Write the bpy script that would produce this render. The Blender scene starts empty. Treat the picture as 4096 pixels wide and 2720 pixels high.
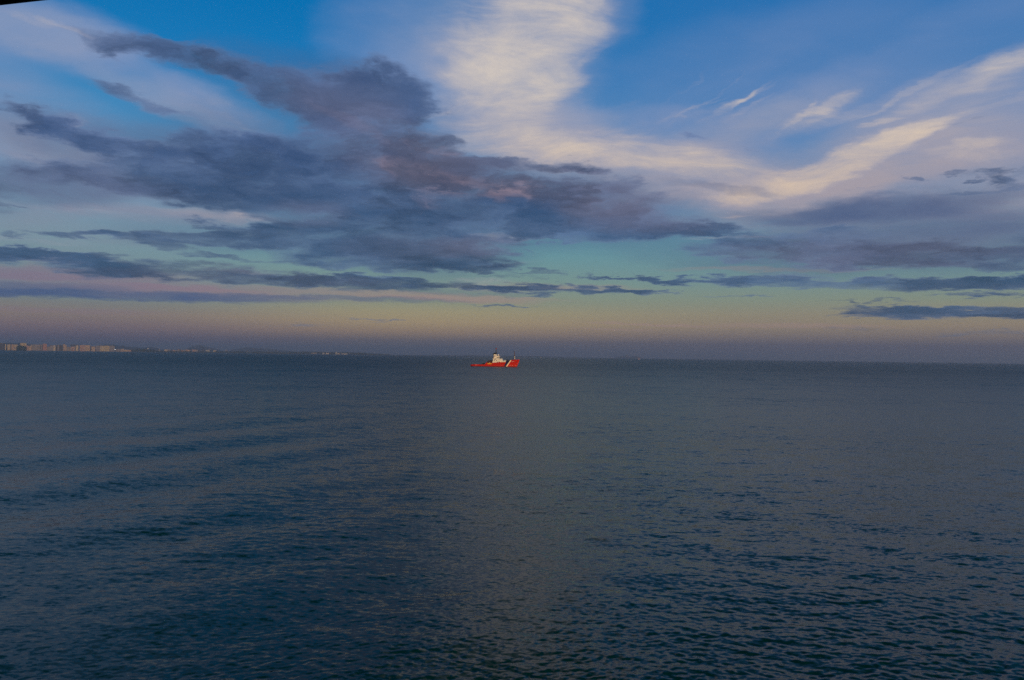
import bpy, bmesh, math, random
import numpy as np
from mathutils import Vector, Matrix

# ------------------------------------------------------------------ camera
scene = bpy.context.scene
COL = scene.collection
R = math.radians
CAM_H = 14.4
F_PX = 3186.0                      # focal length in pixels of the 4096 px wide frame (28 mm)
cam_data = bpy.data.cameras.new("camera")
cam_data.sensor_width = 36.0
cam_data.lens = F_PX / 4096.0 * 36.0
cam_data.clip_start = 0.05
cam_data.clip_end = 300000.0
cam = bpy.data.objects.new("camera", cam_data)
COL.objects.link(cam)
scene.camera = cam
CAM_ROT = Matrix.Rotation(R(90 + 1.17), 3, 'X') @ Matrix.Rotation(R(0.78), 3, 'Z')
cam.matrix_world = Matrix.Translation((0, 0, CAM_H)) @ CAM_ROT.to_4x4()

# ------------------------------------------------------------------ exposure
scene.view_settings.view_transform = 'Standard'
scene.view_settings.look = 'None'
scene.view_settings.exposure = 0.0
scene.view_settings.gamma = 1.0
scene.cycles.volume_bounces = 1
scene.cycles.max_bounces = 4
scene.cycles.adaptive_threshold = 0.01
scene.cycles.use_denoising = False
scene.cycles.sample_clamp_indirect = 0.9

# ------------------------------------------------------------------ sun (low, behind the camera to the right)
SUN_EL, SUN_AZ = R(7.0), R(150.0)          # azimuth clockwise from +Y
sun_dir = Vector((math.sin(SUN_AZ) * math.cos(SUN_EL), math.cos(SUN_AZ) * math.cos(SUN_EL), math.sin(SUN_EL)))
sd = bpy.data.lights.new("sun", 'SUN')
sd.energy = 2.5
sd.angle = R(0.5)
sd.color = (1.0, 0.66, 0.37)
sun = bpy.data.objects.new("sun", sd)
COL.objects.link(sun)
sun.rotation_euler = (-sun_dir).to_track_quat('-Z', 'Y').to_euler()
sun.location = (0, -50, 60)

# ------------------------------------------------------------------ helpers
def lin(c):
    out = []
    for v in c[:3]:
        v = v / 255.0
        out.append(v / 12.92 if v <= 0.04045 else ((v + 0.055) / 1.055) ** 2.4)
    return tuple(out) + (1.0,)

def view_dir(x, y):
    """world direction that the photograph shows at pixel (x, y) of 4096 x 2720"""
    d = CAM_ROT @ Vector(((x - 2048.0) / F_PX, -(y - 1360.0) / F_PX, -1.0))
    return d.normalized()

class Graph:
    def __init__(self, tree):
        self.t = tree
        self.x = 0
    def node(self, kind, **kw):
        n = self.t.nodes.new(kind)
        self.x += 1
        n.location = ((self.x % 40) * 180, -(self.x // 40) * 260)
        for k, v in kw.items():
            setattr(n, k, v)
        return n
    def put(self, sock, v):
        if isinstance(v, bpy.types.NodeSocket):
            self.t.links.new(v, sock)
        else:
            sock.default_value = v
    def math(self, op, a, b=0.0, c=0.0, clamp=False):
        n = self.node('ShaderNodeMath', operation=op, use_clamp=clamp)
        self.put(n.inputs[0], a); self.put(n.inputs[1], b); self.put(n.inputs[2], c)
        return n.outputs[0]
    def vmath(self, op, a, b=(0, 0, 0), c=None, scale=None, out=0):
        n = self.node('ShaderNodeVectorMath', operation=op)
        self.put(n.inputs[0], a)
        if c is not None:
            self.put(n.inputs[2], c)
        if op != 'LENGTH' and op != 'SCALE':
            self.put(n.inputs[1], b)
        if scale is not None:
            self.put(n.inputs['Scale'], scale)
        return n.outputs['Value'] if op == 'LENGTH' else n.outputs[out]
    def rng(self, v, a, b, c=0.0, d=1.0, kind='SMOOTHSTEP'):
        n = self.node('ShaderNodeMapRange', interpolation_type=kind)
        self.put(n.inputs['Value'], v)
        for k, q in (('From Min', a), ('From Max', b), ('To Min', c), ('To Max', d)):
            self.put(n.inputs[k], q)
        return n.outputs['Result']
    def mix(self, f, a, b):
        n = self.node('ShaderNodeMix', data_type='RGBA')
        self.put(n.inputs['Factor'], f)
        self.put(n.inputs['A'], a); self.put(n.inputs['B'], b)
        return n.outputs['Result']
    def noise(self, vec, scale, detail=6.0, rough=0.55, dist=0.0, color=False, lac=2.0):
        n = self.node('ShaderNodeTexNoise')
        self.put(n.inputs['Vector'], vec)
        n.inputs['Scale'].default_value = scale
        n.inputs['Detail'].default_value = detail
        n.inputs['Roughness'].default_value = rough
        n.inputs['Distortion'].default_value = dist
        n.inputs['Lacunarity'].default_value = lac
        return n.outputs['Color'] if color else n.outputs[0]
    def ramp(self, v, stops, interp='LINEAR'):
        n = self.node('ShaderNodeValToRGB')
        cr = n.color_ramp
        cr.interpolation = interp
        stops = sorted(stops)
        cr.elements[0].position, cr.elements[0].color = stops[0]
        cr.elements[1].position, cr.elements[1].color = stops[-1]
        for pos_, c_ in stops[1:-1]:
            cr.elements.new(pos_).color = c_
        self.put(n.inputs[0], v)
        return n.outputs[0]
    def sep(self, v):
        n = self.node('ShaderNodeSeparateXYZ')
        self.put(n.inputs[0], v)
        return n.outputs
    def comb(self, x, y, z=0.0):
        n = self.node('ShaderNodeCombineXYZ')
        self.put(n.inputs[0], x); self.put(n.inputs[1], y); self.put(n.inputs[2], z)
        return n.outputs[0]

# ------------------------------------------------------------------ sky: clear air, high cirrus, low stratocumulus
world = bpy.data.worlds.new("World")
scene.world = world
world.use_nodes = True
world.node_tree.nodes.clear()
g = Graph(world.node_tree)
tc = g.node('ShaderNodeTexCoord')
dirv = g.vmath('NORMALIZE', tc.outputs['Generated'])
dx, dy, dz = g.sep(dirv)
# stereographic chart of the sky dome about the +Y direction (horizon = straight line v = 0)
inv = g.math('DIVIDE', 2.0, g.math('MAXIMUM', g.math('ADD', dy, 1.0), 0.02))
P = g.comb(g.math('MULTIPLY', dx, inv), g.math('MULTIPLY', dz, inv), 1.0)      # third component 1: affine maps become dot products
# chart of a flat cloud sheet overhead, for the perspective of cloud texture towards the horizon
zc = g.math('ADD', g.math('MAXIMUM', dz, 0.0), 0.11)
Q = g.comb(g.math('DIVIDE', dx, zc), g.math('DIVIDE', dy, zc), 0.0)

VS = 4096.0 / 2361.0
def chart(x, y):
    d = view_dir(x * VS, y * VS)
    k = 2.0 / (1.0 + d.y)
    return d.x * k, d.z * k

LAST = None
TILE = None                      # (u0, u1, v0, v1): the part of the sky the branch below is built for
def blob_in_tile(b, margin=0.11):
    if TILE is None:
        return True
    cx, cy, rx, ry, ang = b[:5]
    u, v = chart(cx, cy)
    k = VS / F_PX
    c, s_ = math.cos(R(ang)), math.sin(R(ang))
    ex = math.hypot(rx * c, ry * s_) * k + margin
    ey = math.hypot(rx * s_, ry * c) * k + margin * 0.6
    return u + ex > TILE[0] and u - ex < TILE[1] and v + ey > TILE[2] and v - ey < TILE[3]

def field(P, blobs, inner=0.0):
    """soft union of ellipses (cx, cy, rx, ry, degrees clockwise, strength[, inner]) given on the 2361 px wide photograph"""
    global LAST
    sel = [b for b in blobs if blob_in_tile(b)]
    if not sel:
        return None
    for start in range(0, len(sel), 30):
        tree = bpy.data.node_groups.new("cloud_bank", 'ShaderNodeTree')
        tree.interface.new_socket("Chart", in_out='INPUT', socket_type='NodeSocketVector')
        tree.interface.new_socket("Clear", in_out='INPUT', socket_type='NodeSocketFloat')
        tree.interface.new_socket("After", in_out='INPUT', socket_type='NodeSocketFloat')
        tree.interface.new_socket("Clear", in_out='OUTPUT', socket_type='NodeSocketFloat')
        h = Graph(tree)
        gi = h.node('NodeGroupInput')
        # a vanishing offset makes the node compiler finish one batch before the next (its stack is small)
        V = h.vmath('MULTIPLY_ADD', h.comb(gi.outputs[2], 0.0), (1e-7, 0, 0), gi.outputs[0])
        T = gi.outputs[1]
        for b in sel[start:start + 30]:
            cx, cy, rx, ry, ang, s = b[:6]
            inn = b[6] if len(b) > 6 else inner
            u, v = chart(cx, cy)
            k = 1.0 / (F_PX / VS)
            th = R(ang - 0.78)                     # clockwise in the picture
            ca, sa = math.cos(th), -math.sin(th)
            ax, ay = ca / (rx * k), sa / (rx * k)
            bx, by = -sa / (ry * k), ca / (ry * k)
            p1 = h.vmath('DOT_PRODUCT', V, (ax, ay, -(ax * u + ay * v)), out=1)
            p2 = h.vmath('DOT_PRODUCT', V, (bx, by, -(bx * u + by * v)), out=1)
            r2 = h.math('MULTIPLY_ADD', p2, p2, h.math('MULTIPLY', p1, p1))
            T = h.math('MULTIPLY', T, h.rng(r2, inn * inn, 1.0, 1.0 - s, 1.0))
        go = h.node('NodeGroupOutput')
        tree.links.new(T, go.inputs[0])
        gn = g.node('ShaderNodeGroup', node_tree=tree)
        g.put(gn.inputs[0], P)
        g.put(gn.inputs[1], 1.0 if start == 0 else last)
        g.put(gn.inputs[2], LAST if LAST else 0.0)
        last = LAST = gn.outputs[0]
    return g.math('SUBTRACT', 1.0, last)

# warps
n_big = g.noise(Q, 1.3, 3.0, 0.5, color=True)
n_fin = g.noise(Q, 5.0, 5.0, 0.6, color=True)
def cen(c, s):
    return g.vmath('MULTIPLY', g.vmath('SUBTRACT', c, (0.5, 0.5, 0.5)), s)
warp = g.vmath('ADD', cen(n_big, (0.07, 0.035, 0)), cen(n_fin, (0.10, 0.055, 0)))
# less vertical warp towards the horizon
vfac = g.rng(dz, 0.0, 0.25, 0.16, 1.0, 'LINEAR')
wx, wy, wz = g.sep(warp)
Pw = g.vmath('ADD', P, g.comb(wx, g.math('MULTIPLY', wy, vfac)))
wsoft = g.vmath('SCALE', warp, scale=0.55)
sx, sy, sz = g.sep(wsoft)
Ps = g.vmath('ADD', P, g.comb(sx, g.math('MULTIPLY', sy, vfac)))

# --- clear sky (dusk gradient, side away from the sun)
elev = g.math('MAXIMUM', dz, 0.0)
def sky_ramp(stops):
    return g.ramp(g.math('POWER', elev, 0.5), [(math.sqrt(e), lin(c)) for e, c in stops])
clear = sky_ramp([(0.0, (80, 87, 106)), (0.008, (84, 89, 106)), (0.018, (110, 102, 106)), (0.029, (152, 131, 111)), (0.041, (169, 150, 117)), (0.054, (164, 155, 122)),
    (0.067, (142, 150, 130)), (0.090, (128, 154, 145)), (0.125, (106, 152, 160)), (0.15, (93, 145, 165)), (0.18, (84, 145, 180)), (0.25, (72, 140, 189)), (0.33, (24, 120, 184)),
    (0.40, (0, 112, 178)), (0.46, (0, 106, 172)), (0.60, (12, 68, 112)), (1.0, (12, 44, 74))])
clear_r = sky_ramp([(0.0, (80, 85, 108)), (0.018, (98, 95, 108)), (0.029, (132, 120, 114)), (0.041, (152, 137, 117)), (0.054, (150, 143, 122)), (0.071, (136, 148, 132)),
    (0.095, (118, 148, 148)), (0.125, (106, 148, 159)), (0.15, (96, 143, 164)), (0.18, (86, 138, 176)), (0.25, (72, 130, 185)), (0.33, (52, 119, 180)), (0.43, (36, 110, 176)), (0.60, (20, 68, 108)), (1.0, (12, 44, 74))])
az = g.math('ARCTAN2', dx, dy)
col = g.mix(g.rng(az, -0.10, 0.35), clear, clear_r)
# the antisolar side: dusky belt low on the left
belt = sky_ramp([(0.0, (72, 81, 105)), (0.007, (77, 81, 105)), (0.016, (102, 92, 109)), (0.029, (130, 113, 116)), (0.042, (140, 127, 120)), (0.054, (127, 132, 131)), (0.064, (122, 144, 146)),
    (0.095, (122, 146, 152)), (0.125, (116, 154, 166)), (0.18, (104, 152, 184)), (0.25, (76, 142, 190)), (0.33, (24, 122, 185)), (0.40, (0, 111, 177)), (0.60, (12, 68, 112)), (1.0, (12, 44, 74))])
col = g.mix(g.rng(az, -0.12, -0.5), col, belt)

# --- cloud banks: ellipses (cx, cy, rx, ry, degrees, strength, inner)
VEIL_BLOBS = [
    (40, 55, 300, 90, 6, .66, 0), (230, 95, 150, 50, 12, .30, 0), (60, 330, 260, 170, 15, .60, 0), (180, 470, 420, 150, 0, .50, 0),
    (360, 200, 260, 60, 22, .50, 0), (520, 255, 180, 50, 25, .55, 0), (330, 330, 260, 60, 12, .30, 0),
    (900, 90, 200, 110, 5, .42, 0), (1000, 200, 200, 140, 0, .45, 0),
    (1560, 200, 330, 150, -20, .26, 0), (1900, 110, 330, 140, -15, .22, 0), (1850, 250, 420, 90, -18, .42, 0), (1500, 300, 340, 70, 5, .55, 0),
    (2250, 90, 260, 120, -25, .30, 0), (2200, 260, 280, 120, -10, .45, 0), (2300, 350, 330, 120, 0, .60, 0), (1700, 400, 560, 90, 5, .55, 0),
    (1850, 455, 560, 80, -2, .85, 0), (2200, 500, 420, 90, -3, .85, 0), (1800, 520, 300, 45, 2, .40, 0), (1200, 300, 300, 130, 10, .60, 0),
    (300, 490, 300, 22, 2, .45, 0), (520, 500, 160, 20, 0, .35, 0),
    (500, -260, 700, 160, 10, .3, 0), (1900, -300, 800, 160, -15, .2, 0), (-300, 100, 400, 300, 10, .5, 0), (2700, 300, 500, 300, -10, .5, 0)]
CIR_BLOBS = [(1620, 235, 130, 6, -35, .38), (1560, 270, 160, 8, -22, .40), (1470, 288, 170, 9, -8, .38), (1735, 212, 75, 6, -35, .45), (1700, 258, 130, 7, -25, .36), (1900, 238, 120, 12, -20, .42),
    (1845, 262, 80, 9, -50, .30), (2110, 205, 170, 9, -25, .34), (1960, 205, 150, 7, -15, .24), (2240, 252, 210, 12, -15, .36), (1580, 205, 120, 6, -38, .22), (2290, 325, 70, 14, 4, .45), (1420, 250, 90, 10, -20, .22), (1340, 30, 110, 16, -35, .4), (1370, 130, 60, 12, -30, .3), (1000, 250, 110, 12, 0, .3), (960, 300, 60, 7, 10, .35),
    
    (1260, -40, 210, 120, 0, .80, 0), (1230, 60, 240, 130, -5, .80, 0), (1180, 165, 210, 110, 0, .80, 0), (1150, 255, 190, 90, 5, .75, 0),
    (1290, 200, 90, 40, -10, .55, 0), (1330, 90, 90, 50, -10, .35, 0), (1080, 110, 150, 120, 0, .35, 0),
    (1200, 340, 300, 60, 8, .65, 0), (1450, 350, 400, 55, 6, .70, 0), (1650, 395, 330, 50, 9, .60, 0), (1600, 440, 330, 22, 6, .40, 0),
    (1820, 420, 240, 40, -12, .65, 0), (1960, 370, 260, 48, -21, .85, 0), (2060, 330, 170, 42, -22, .80, 0), (2110, 312, 110, 26, -20, .5, 0),
    (2000, 240, 300, 24, -19, .38, 0), (1850, 275, 150, 22, -28, .45, .05), (2230, 185, 240, 32, -22, .55, 0), (2340, 140, 130, 50, -30, .60, .05), (2330, 215, 200, 30, -12, .40, 0),
    (1690, 240, 150, 10, -27, .50, 0), (1620, 262, 190, 12, -20, .35, 0), (2040, 275, 60, 10, -15, .50, 0),
    (2200, 350, 160, 22, 5, .50, 0), (2255, 330, 55, 16, -5, .60, 0), (2300, 345, 160, 50, 0, .30, 0),
    (70, 45, 130, 14, 10, .40, 0), (160, 62, 90, 8, 14, .45, 0), (30, 100, 160, 50, 0, .20, 0), (170, 270, 50, 18, 10, .50, 0),
    (200, 310, 120, 26, 15, .30, 0), (520, 245, 150, 26, 30, .30, 0), (545, 275, 60, 14, 25, .25, 0), (400, 345, 160, 22, 12, .25, 0),
    (215, 487, 90, 8, 2, .45, 0), (450, 484, 220, 9, 3, .30, 0), (560, 500, 70, 12, 5, .5, 0), (60, 600, 160, 9, 3, .40, 0), (100, 555, 170, 14, 2, .30, 0),
    (1160, 548, 190, 9, 2, .45, 0), (1700, 495, 60, 5, 2, .5, 0), (1690, 548, 160, 5, 0, .5, 0), (1150, 608, 120, 6, -2, .5, 0), (1120, 650, 120, 14, 2, .45, 0),
    (1260, -330, 260, 240, 0, .75, 0), (1180, -600, 300, 260, 0, .6, 0)]
PINK_BLOBS = [
    (60, 628, 420, 22, 1, .62, 0), (250, 655, 480, 22, 2, .50, 0), (380, 676, 560, 18, 1, .55, 0), (420, 664, 240, 7, 2, .55, 0), (900, 678, 420, 12, 2, .55, 0), (1000, 690, 280, 6, 2, .4, 0),
    (1180, 664, 190, 14, 1, .40, 0), (1100, 690, 260, 10, 1, .35, 0), (70, 596, 160, 10, 3, .35, 0), (130, 715, 260, 8, 1, .25, 0),
    (1800, 622, 300, 7, 1, .35, 0), (1350, 664, 160, 8, 1, .35, 0), (1500, 748, 180, 4, 2, .5, 0), (1850, 752, 260, 7, 1, .35, 0), (1420, 760, 140, 4, 1, .3, 0)]
DARK_BLOBS = [(960, 560, 280, 58, 3, .85), (1000, 605, 260, 26, 2, .7), (500, 548, 200, 24, 1, .7), (560, 520, 90, 18, 0, .6), (1950, 585, 420, 36, 2, .75), (2200, 600, 220, 30, 1, .6), (1900, 650, 480, 13, 1, .7), (2180, 722, 230, 15, 1, .7), (1150, 470, 300, 60, 5, .6), (480, 410, 300, 44, 8, .6),(1000, 500, 380, 48, 4, .85), (850, 525, 260, 40, 3, .75), (1280, 505, 330, 44, 4, .85), (1520, 515, 220, 28, 4, .75), (640, 480, 260, 34, 4, .6), (740, 345, 180, 50, 20, .5), (1900, 575, 380, 34, 2, .55), (600, 560, 160, 22, 0, .5), (950, 600, 220, 26, 1, .5), (480, 640, 420, 16, 3, .5), (100, 600, 260, 12, 2, .5),
    (330, 112, 200, 26, 12, .80), (480, 145, 240, 40, 13, .85), (640, 185, 220, 58, 16, .9), (790, 210, 230, 80, 8, .95), (890, 215, 130, 78, 0, .95), (920, 190, 100, 50, 15, .6),
    (700, 250, 220, 50, 28, .75), (800, 305, 190, 60, 35, .85), (930, 330, 190, 70, 10, .95), (960, 255, 60, 50, 0, .55), (1030, 330, 90, 26, 10, .7),
    (330, 225, 130, 24, 22, .60), (400, 250, 110, 16, 25, .45), (270, 190, 60, 14, 20, .3),
    (90, 262, 130, 26, 22, .80), (230, 318, 190, 38, 24, .9), (350, 370, 190, 50, 20, .9), (110, 290, 60, 22, 20, .5), (470, 400, 240, 60, 12, .8), (520, 350, 120, 55, 10, .8), (610, 335, 130, 36, 10, .75),
    (380, 425, 400, 44, 6, .95), (160, 415, 180, 26, 4, .70), (600, 440, 330, 60, 6, .95), (740, 400, 260, 90, 10, .9), (820, 460, 260, 80, 6, .95), (50, 430, 120, 24, 0, .40),
    (1000, 430, 330, 100, 8, .95), (1090, 480, 360, 80, 5, .95), (1230, 470, 320, 60, 6, .95), (1400, 485, 280, 60, 8, .9), (1300, 530, 330, 34, 3, .85), (1550, 525, 210, 26, 4, .8), (1660, 538, 100, 9, 3, .7),
    (1120, 385, 90, 18, -3, .75), (1240, 390, 160, 26, 3, .85), (1340, 402, 60, 16, 5, .7), (1480, 450, 160, 24, 10, .6),
    (560, 548, 190, 24, 1, .95), (400, 552, 140, 22, 2, .9), (480, 514, 60, 14, 6, .85), (370, 572, 80, 11, 4, .75), (640, 530, 110, 28, 4, .9), (660, 505, 90, 20, 5, .7),
    (170, 537, 130, 11, -1, .85), (230, 546, 70, 8, 2, .6), (30, 545, 50, 6, 8, .6), (6, 473, 30, 7, 0, .6),
    (800, 550, 150, 44, 8, .8), (930, 575, 250, 40, 2, .95), (820, 600, 260, 34, 2, .95), (1090, 575, 110, 24, 2, .9), (1020, 610, 200, 16, 0, .6), (780, 578, 110, 22, 4, .8),
    (110, 590, 230, 13, 2, .90), (-60, 590, 120, 20, 0, .9), (300, 628, 190, 26, 3, .95), (480, 632, 320, 30, 3, .95), (240, 640, 80, 14, 3, .7), (720, 648, 380, 22, 3, .9), (560, 600, 170, 8, 5, .5), (700, 605, 100, 12, 4, .75),
    (1010, 655, 300, 14, 3, .85), (1230, 667, 260, 13, 2, .9), (1430, 672, 130, 6, 2, .8), (1100, 622, 90, 9, 1, .7), (1250, 631, 110, 6, 1, .65), (1180, 640, 130, 5, 2, .4), (1230, 683, 90, 5, -3, .45),
    (1160, 704, 110, 4, 1, .85), (880, 742, 90, 3, 1, .4), (700, 752, 90, 3, -1, .3),
    (1280, 552, 80, 5, 0, .6), (1215, 575, 20, 8, 30, .3),
    (1700, 575, 160, 28, 5, .9), (1850, 575, 260, 44, 3, .95), (2050, 590, 280, 36, 3, .9), (2250, 590, 190, 34, 2, .8), (1900, 545, 260, 20, 0, .7), (2150, 555, 260, 26, 0, .5), (1680, 604, 40, 7, 5, .5), (2260, 620, 90, 10, 0, .6), (1950, 615, 60, 9, 5, .5),
    (1520, 645, 200, 7, 2, .85), (1720, 648, 200, 15, 1, .9), (1900, 652, 260, 16, 1, .95), (2150, 658, 280, 17, 0, .95), (2330, 655, 120, 20, 0, .95), (1780, 634, 90, 12, 0, .5), (1880, 640, 90, 12, 0, .5),
    (2090, 715, 170, 13, 3, .85), (2260, 725, 260, 17, 1, .95), (2040, 728, 110, 7, 2, .6), (2420, 722, 160, 18, 0, .9), (2020, 693, 120, 4, 0, .5), (2260, 681, 120, 7, 1, .75), (2330, 768, 200, 9, 0, .45), (1950, 760, 160, 6, 1, .3), (1700, 681, 110, 3, 1, .4),
    (2290, 402, 55, 22, 10, .95), (2320, 425, 70, 16, 0, .8), (2230, 432, 60, 9, 0, .55), (2115, 417, 36, 8, 0, .75), (2210, 401, 28, 7, 0, .7), (2010, 438, 34, 5, -5, .4), (2345, 384, 30, 8, 0, .5),
    (1600, 318, 55, 11, 0, .75), (1660, 322, 50, 8, 0, .4), (1720, 345, 50, 5, 5, .3), (2220, 282, 70, 4, -10, .3),
    (0, -230, 500, 90, 10, .7), (2500, 560, 150, 60, 0, .9), (2800, 600, 300, 50, 0, .9), (-300, 420, 300, 90, 5, .8)]
GLOW_BLOBS = [(2080, 350, 420, 110, -14, .50), (2250, 230, 260, 70, -22, .30), (1800, 280, 260, 60, -22, .28), (1050, 60, 220, 160, 0, .25),(1450, 380, 460, 90, 5, .70), (1250, 300, 260, 110, 10, .55), (1750, 430, 360, 50, -2, .65), (1980, 400, 380, 62, -14, .75), (2260, 330, 240, 80, -5, .60),
    (1180, 140, 250, 260, 0, .55), (1300, 0, 200, 160, 0, .4), (2180, 220, 320, 50, -18, .35), (1680, 300, 240, 50, -18, .35), (60, 60, 240, 60, 6, .35), (120, 340, 200, 60, 20, .35), (420, 250, 260, 40, 25, .30), (500, 490, 160, 16, 2, .5), (2300, 440, 200, 50, 0, .3)]
SHADE_BLOBS = [(780, 400, 560, 150, 8, .60), (1250, 480, 460, 110, 5, .55), (330, 370, 400, 90, 15, .50), (740, 210, 360, 100, 12, .45), (950, 570, 330, 90, 3, .55), (1920, 590, 560, 60, 2, .50), (500, 545, 300, 50, 1, .35),(2050, 480, 330, 42, -5, .80), (2260, 520, 260, 50, 0, .60), (1850, 500, 240, 24, 3, .45), (2100, 530, 400, 20, 0, .4), (60, 425, 260, 50, 3, .60), (260, 682, 520, 13, 1, .95), (700, 686, 460, 8, 1, .6), (80, 668, 300, 20, 1, .55), (1080, 676, 200, 8, 1, .3), (1660, 430, 160, 14, 6, .35)]
MAUVE_BLOBS = [
    (880, 310, 260, 100, 20, .55, 0), (1000, 380, 300, 80, 8, .75, 0), (1330, 440, 300, 60, 5, .75, 0), (1500, 490, 280, 60, 3, .6, 0), (780, 210, 200, 60, 5, .25, 0),
    (1100, 570, 140, 34, 0, .6, 0), (900, 575, 170, 40, 0, .3, 0), (2000, 590, 500, 60, 0, .6, 0), (560, 640, 400, 22, 2, .4, 0), (150, 430, 300, 60, 0, .35, 0), (700, 490, 120, 40, 0, .35, 0)]
ROSE_BLOBS = [
    (960, 395, 130, 26, 12, .55, 0), (1030, 430, 110, 34, 5, .60, 0), (1170, 440, 120, 22, 0, .70, 0), (1010, 345, 100, 16, 12, .5, 0), (1100, 420, 60, 14, 0, .3, 0), (980, 460, 40, 30, 0, .3, 0), (1140, 452, 30, 22, 0, .35, 0), (1215, 448, 24, 24, 0, .35, 0),
    (480, 612, 70, 14, 4, .55, 0), (560, 622, 80, 10, 3, .35, 0), (820, 290, 140, 20, 30, .10, 0), (1320, 398, 90, 20, 0, .2, 0)]

# noises shared by every part of the sky
n_v = g.noise(Q, 1.9, 6.0, 0.58, 0.6)
mp = g.node('ShaderNodeMapping', vector_type='POINT')
g.put(mp.inputs['Vector'], g.vmath('ADD', P, cen(n_big, (0.10, 0.10, 0))))
mp.inputs['Rotation'].default_value = (0, 0, R(-24))
mp.inputs['Scale'].default_value = (4.5, 24.0, 1)
n_s = g.noise(mp.outputs[0], 1.2, 7.0, 0.66, 0.5)
n_c = g.noise(Q, 3.2, 7.0, 0.6, 0.4)
ntex = g.math('ADD', g.math('MULTIPLY', n_s, 0.6), g.math('MULTIPLY', n_c, 0.4))
n_d = g.noise(g.vmath('ADD', Q, cen(n_fin, (0.25, 0.25, 0))), 2.4, 5.0, 0.55, 0.25)
n_lo = g.noise(g.vmath('MULTIPLY', Pw, (0.45, 3.6, 1.0)), 9.0, 4.0, 0.55, 0.2)
n_hi = g.noise(g.vmath('MULTIPLY', Pw, (1.0, 2.0, 1.0)), 10.0, 7.0, 0.64, 0.25)
n_d2 = g.math('ADD', n_lo, g.math('MULTIPLY', g.math('SUBTRACT', n_hi, n_lo), g.rng(dz, 0.10, 0.24)))
nd = g.math('ADD', g.math('MULTIPLY', n_d, 0.5), g.math('MULTIPLY', n_d2, 0.5))
n_t = g.noise(Q, 1.7, 5.0, 0.55)
n_b = g.noise(g.vmath('ADD', g.vmath('MULTIPLY', Pw, (1.0, 2.6, 1.0)), cen(n_fin, (0.10, 0.10, 0))), 5.5, 7.0, 0.62, 0.5)

def tile_colour(tile):
    """colour of the sky for one part of the chart: only the cloud banks that reach into it are evaluated"""
    global TILE, LAST, g
    TILE, LAST = tile, None
    shared = dict(clear=clear_sky, Ps=Ps, Pw=Pw, n_v=n_v, ntex=ntex, nd=nd, n_t=n_t, nb=n_b, dz=dz, az=az)
    tree = bpy.data.node_groups.new("sky_part", 'ShaderNodeTree')
    for k_, s_ in shared.items():
        tree.interface.new_socket(k_, in_out='INPUT', socket_type={'RGBA': 'NodeSocketColor', 'VECTOR': 'NodeSocketVector', 'VALUE': 'NodeSocketFloat'}[s_.type])
    tree.interface.new_socket("Sky", in_out='OUTPUT', socket_type='NodeSocketShader')
    outer, g = g, Graph(tree)
    gi = g.node('NodeGroupInput')
    _i = {k_: gi.outputs[n_] for n_, k_ in enumerate(shared)}
    part = sky_part(_i)
    go = g.node('NodeGroupOutput')
    tree.links.new(part, go.inputs[0])
    g = outer
    gn = g.node('ShaderNodeGroup', node_tree=tree)
    for n_, s_ in enumerate(shared.values()):
        g.put(gn.inputs[n_], s_)
    return gn.outputs[0]

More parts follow.
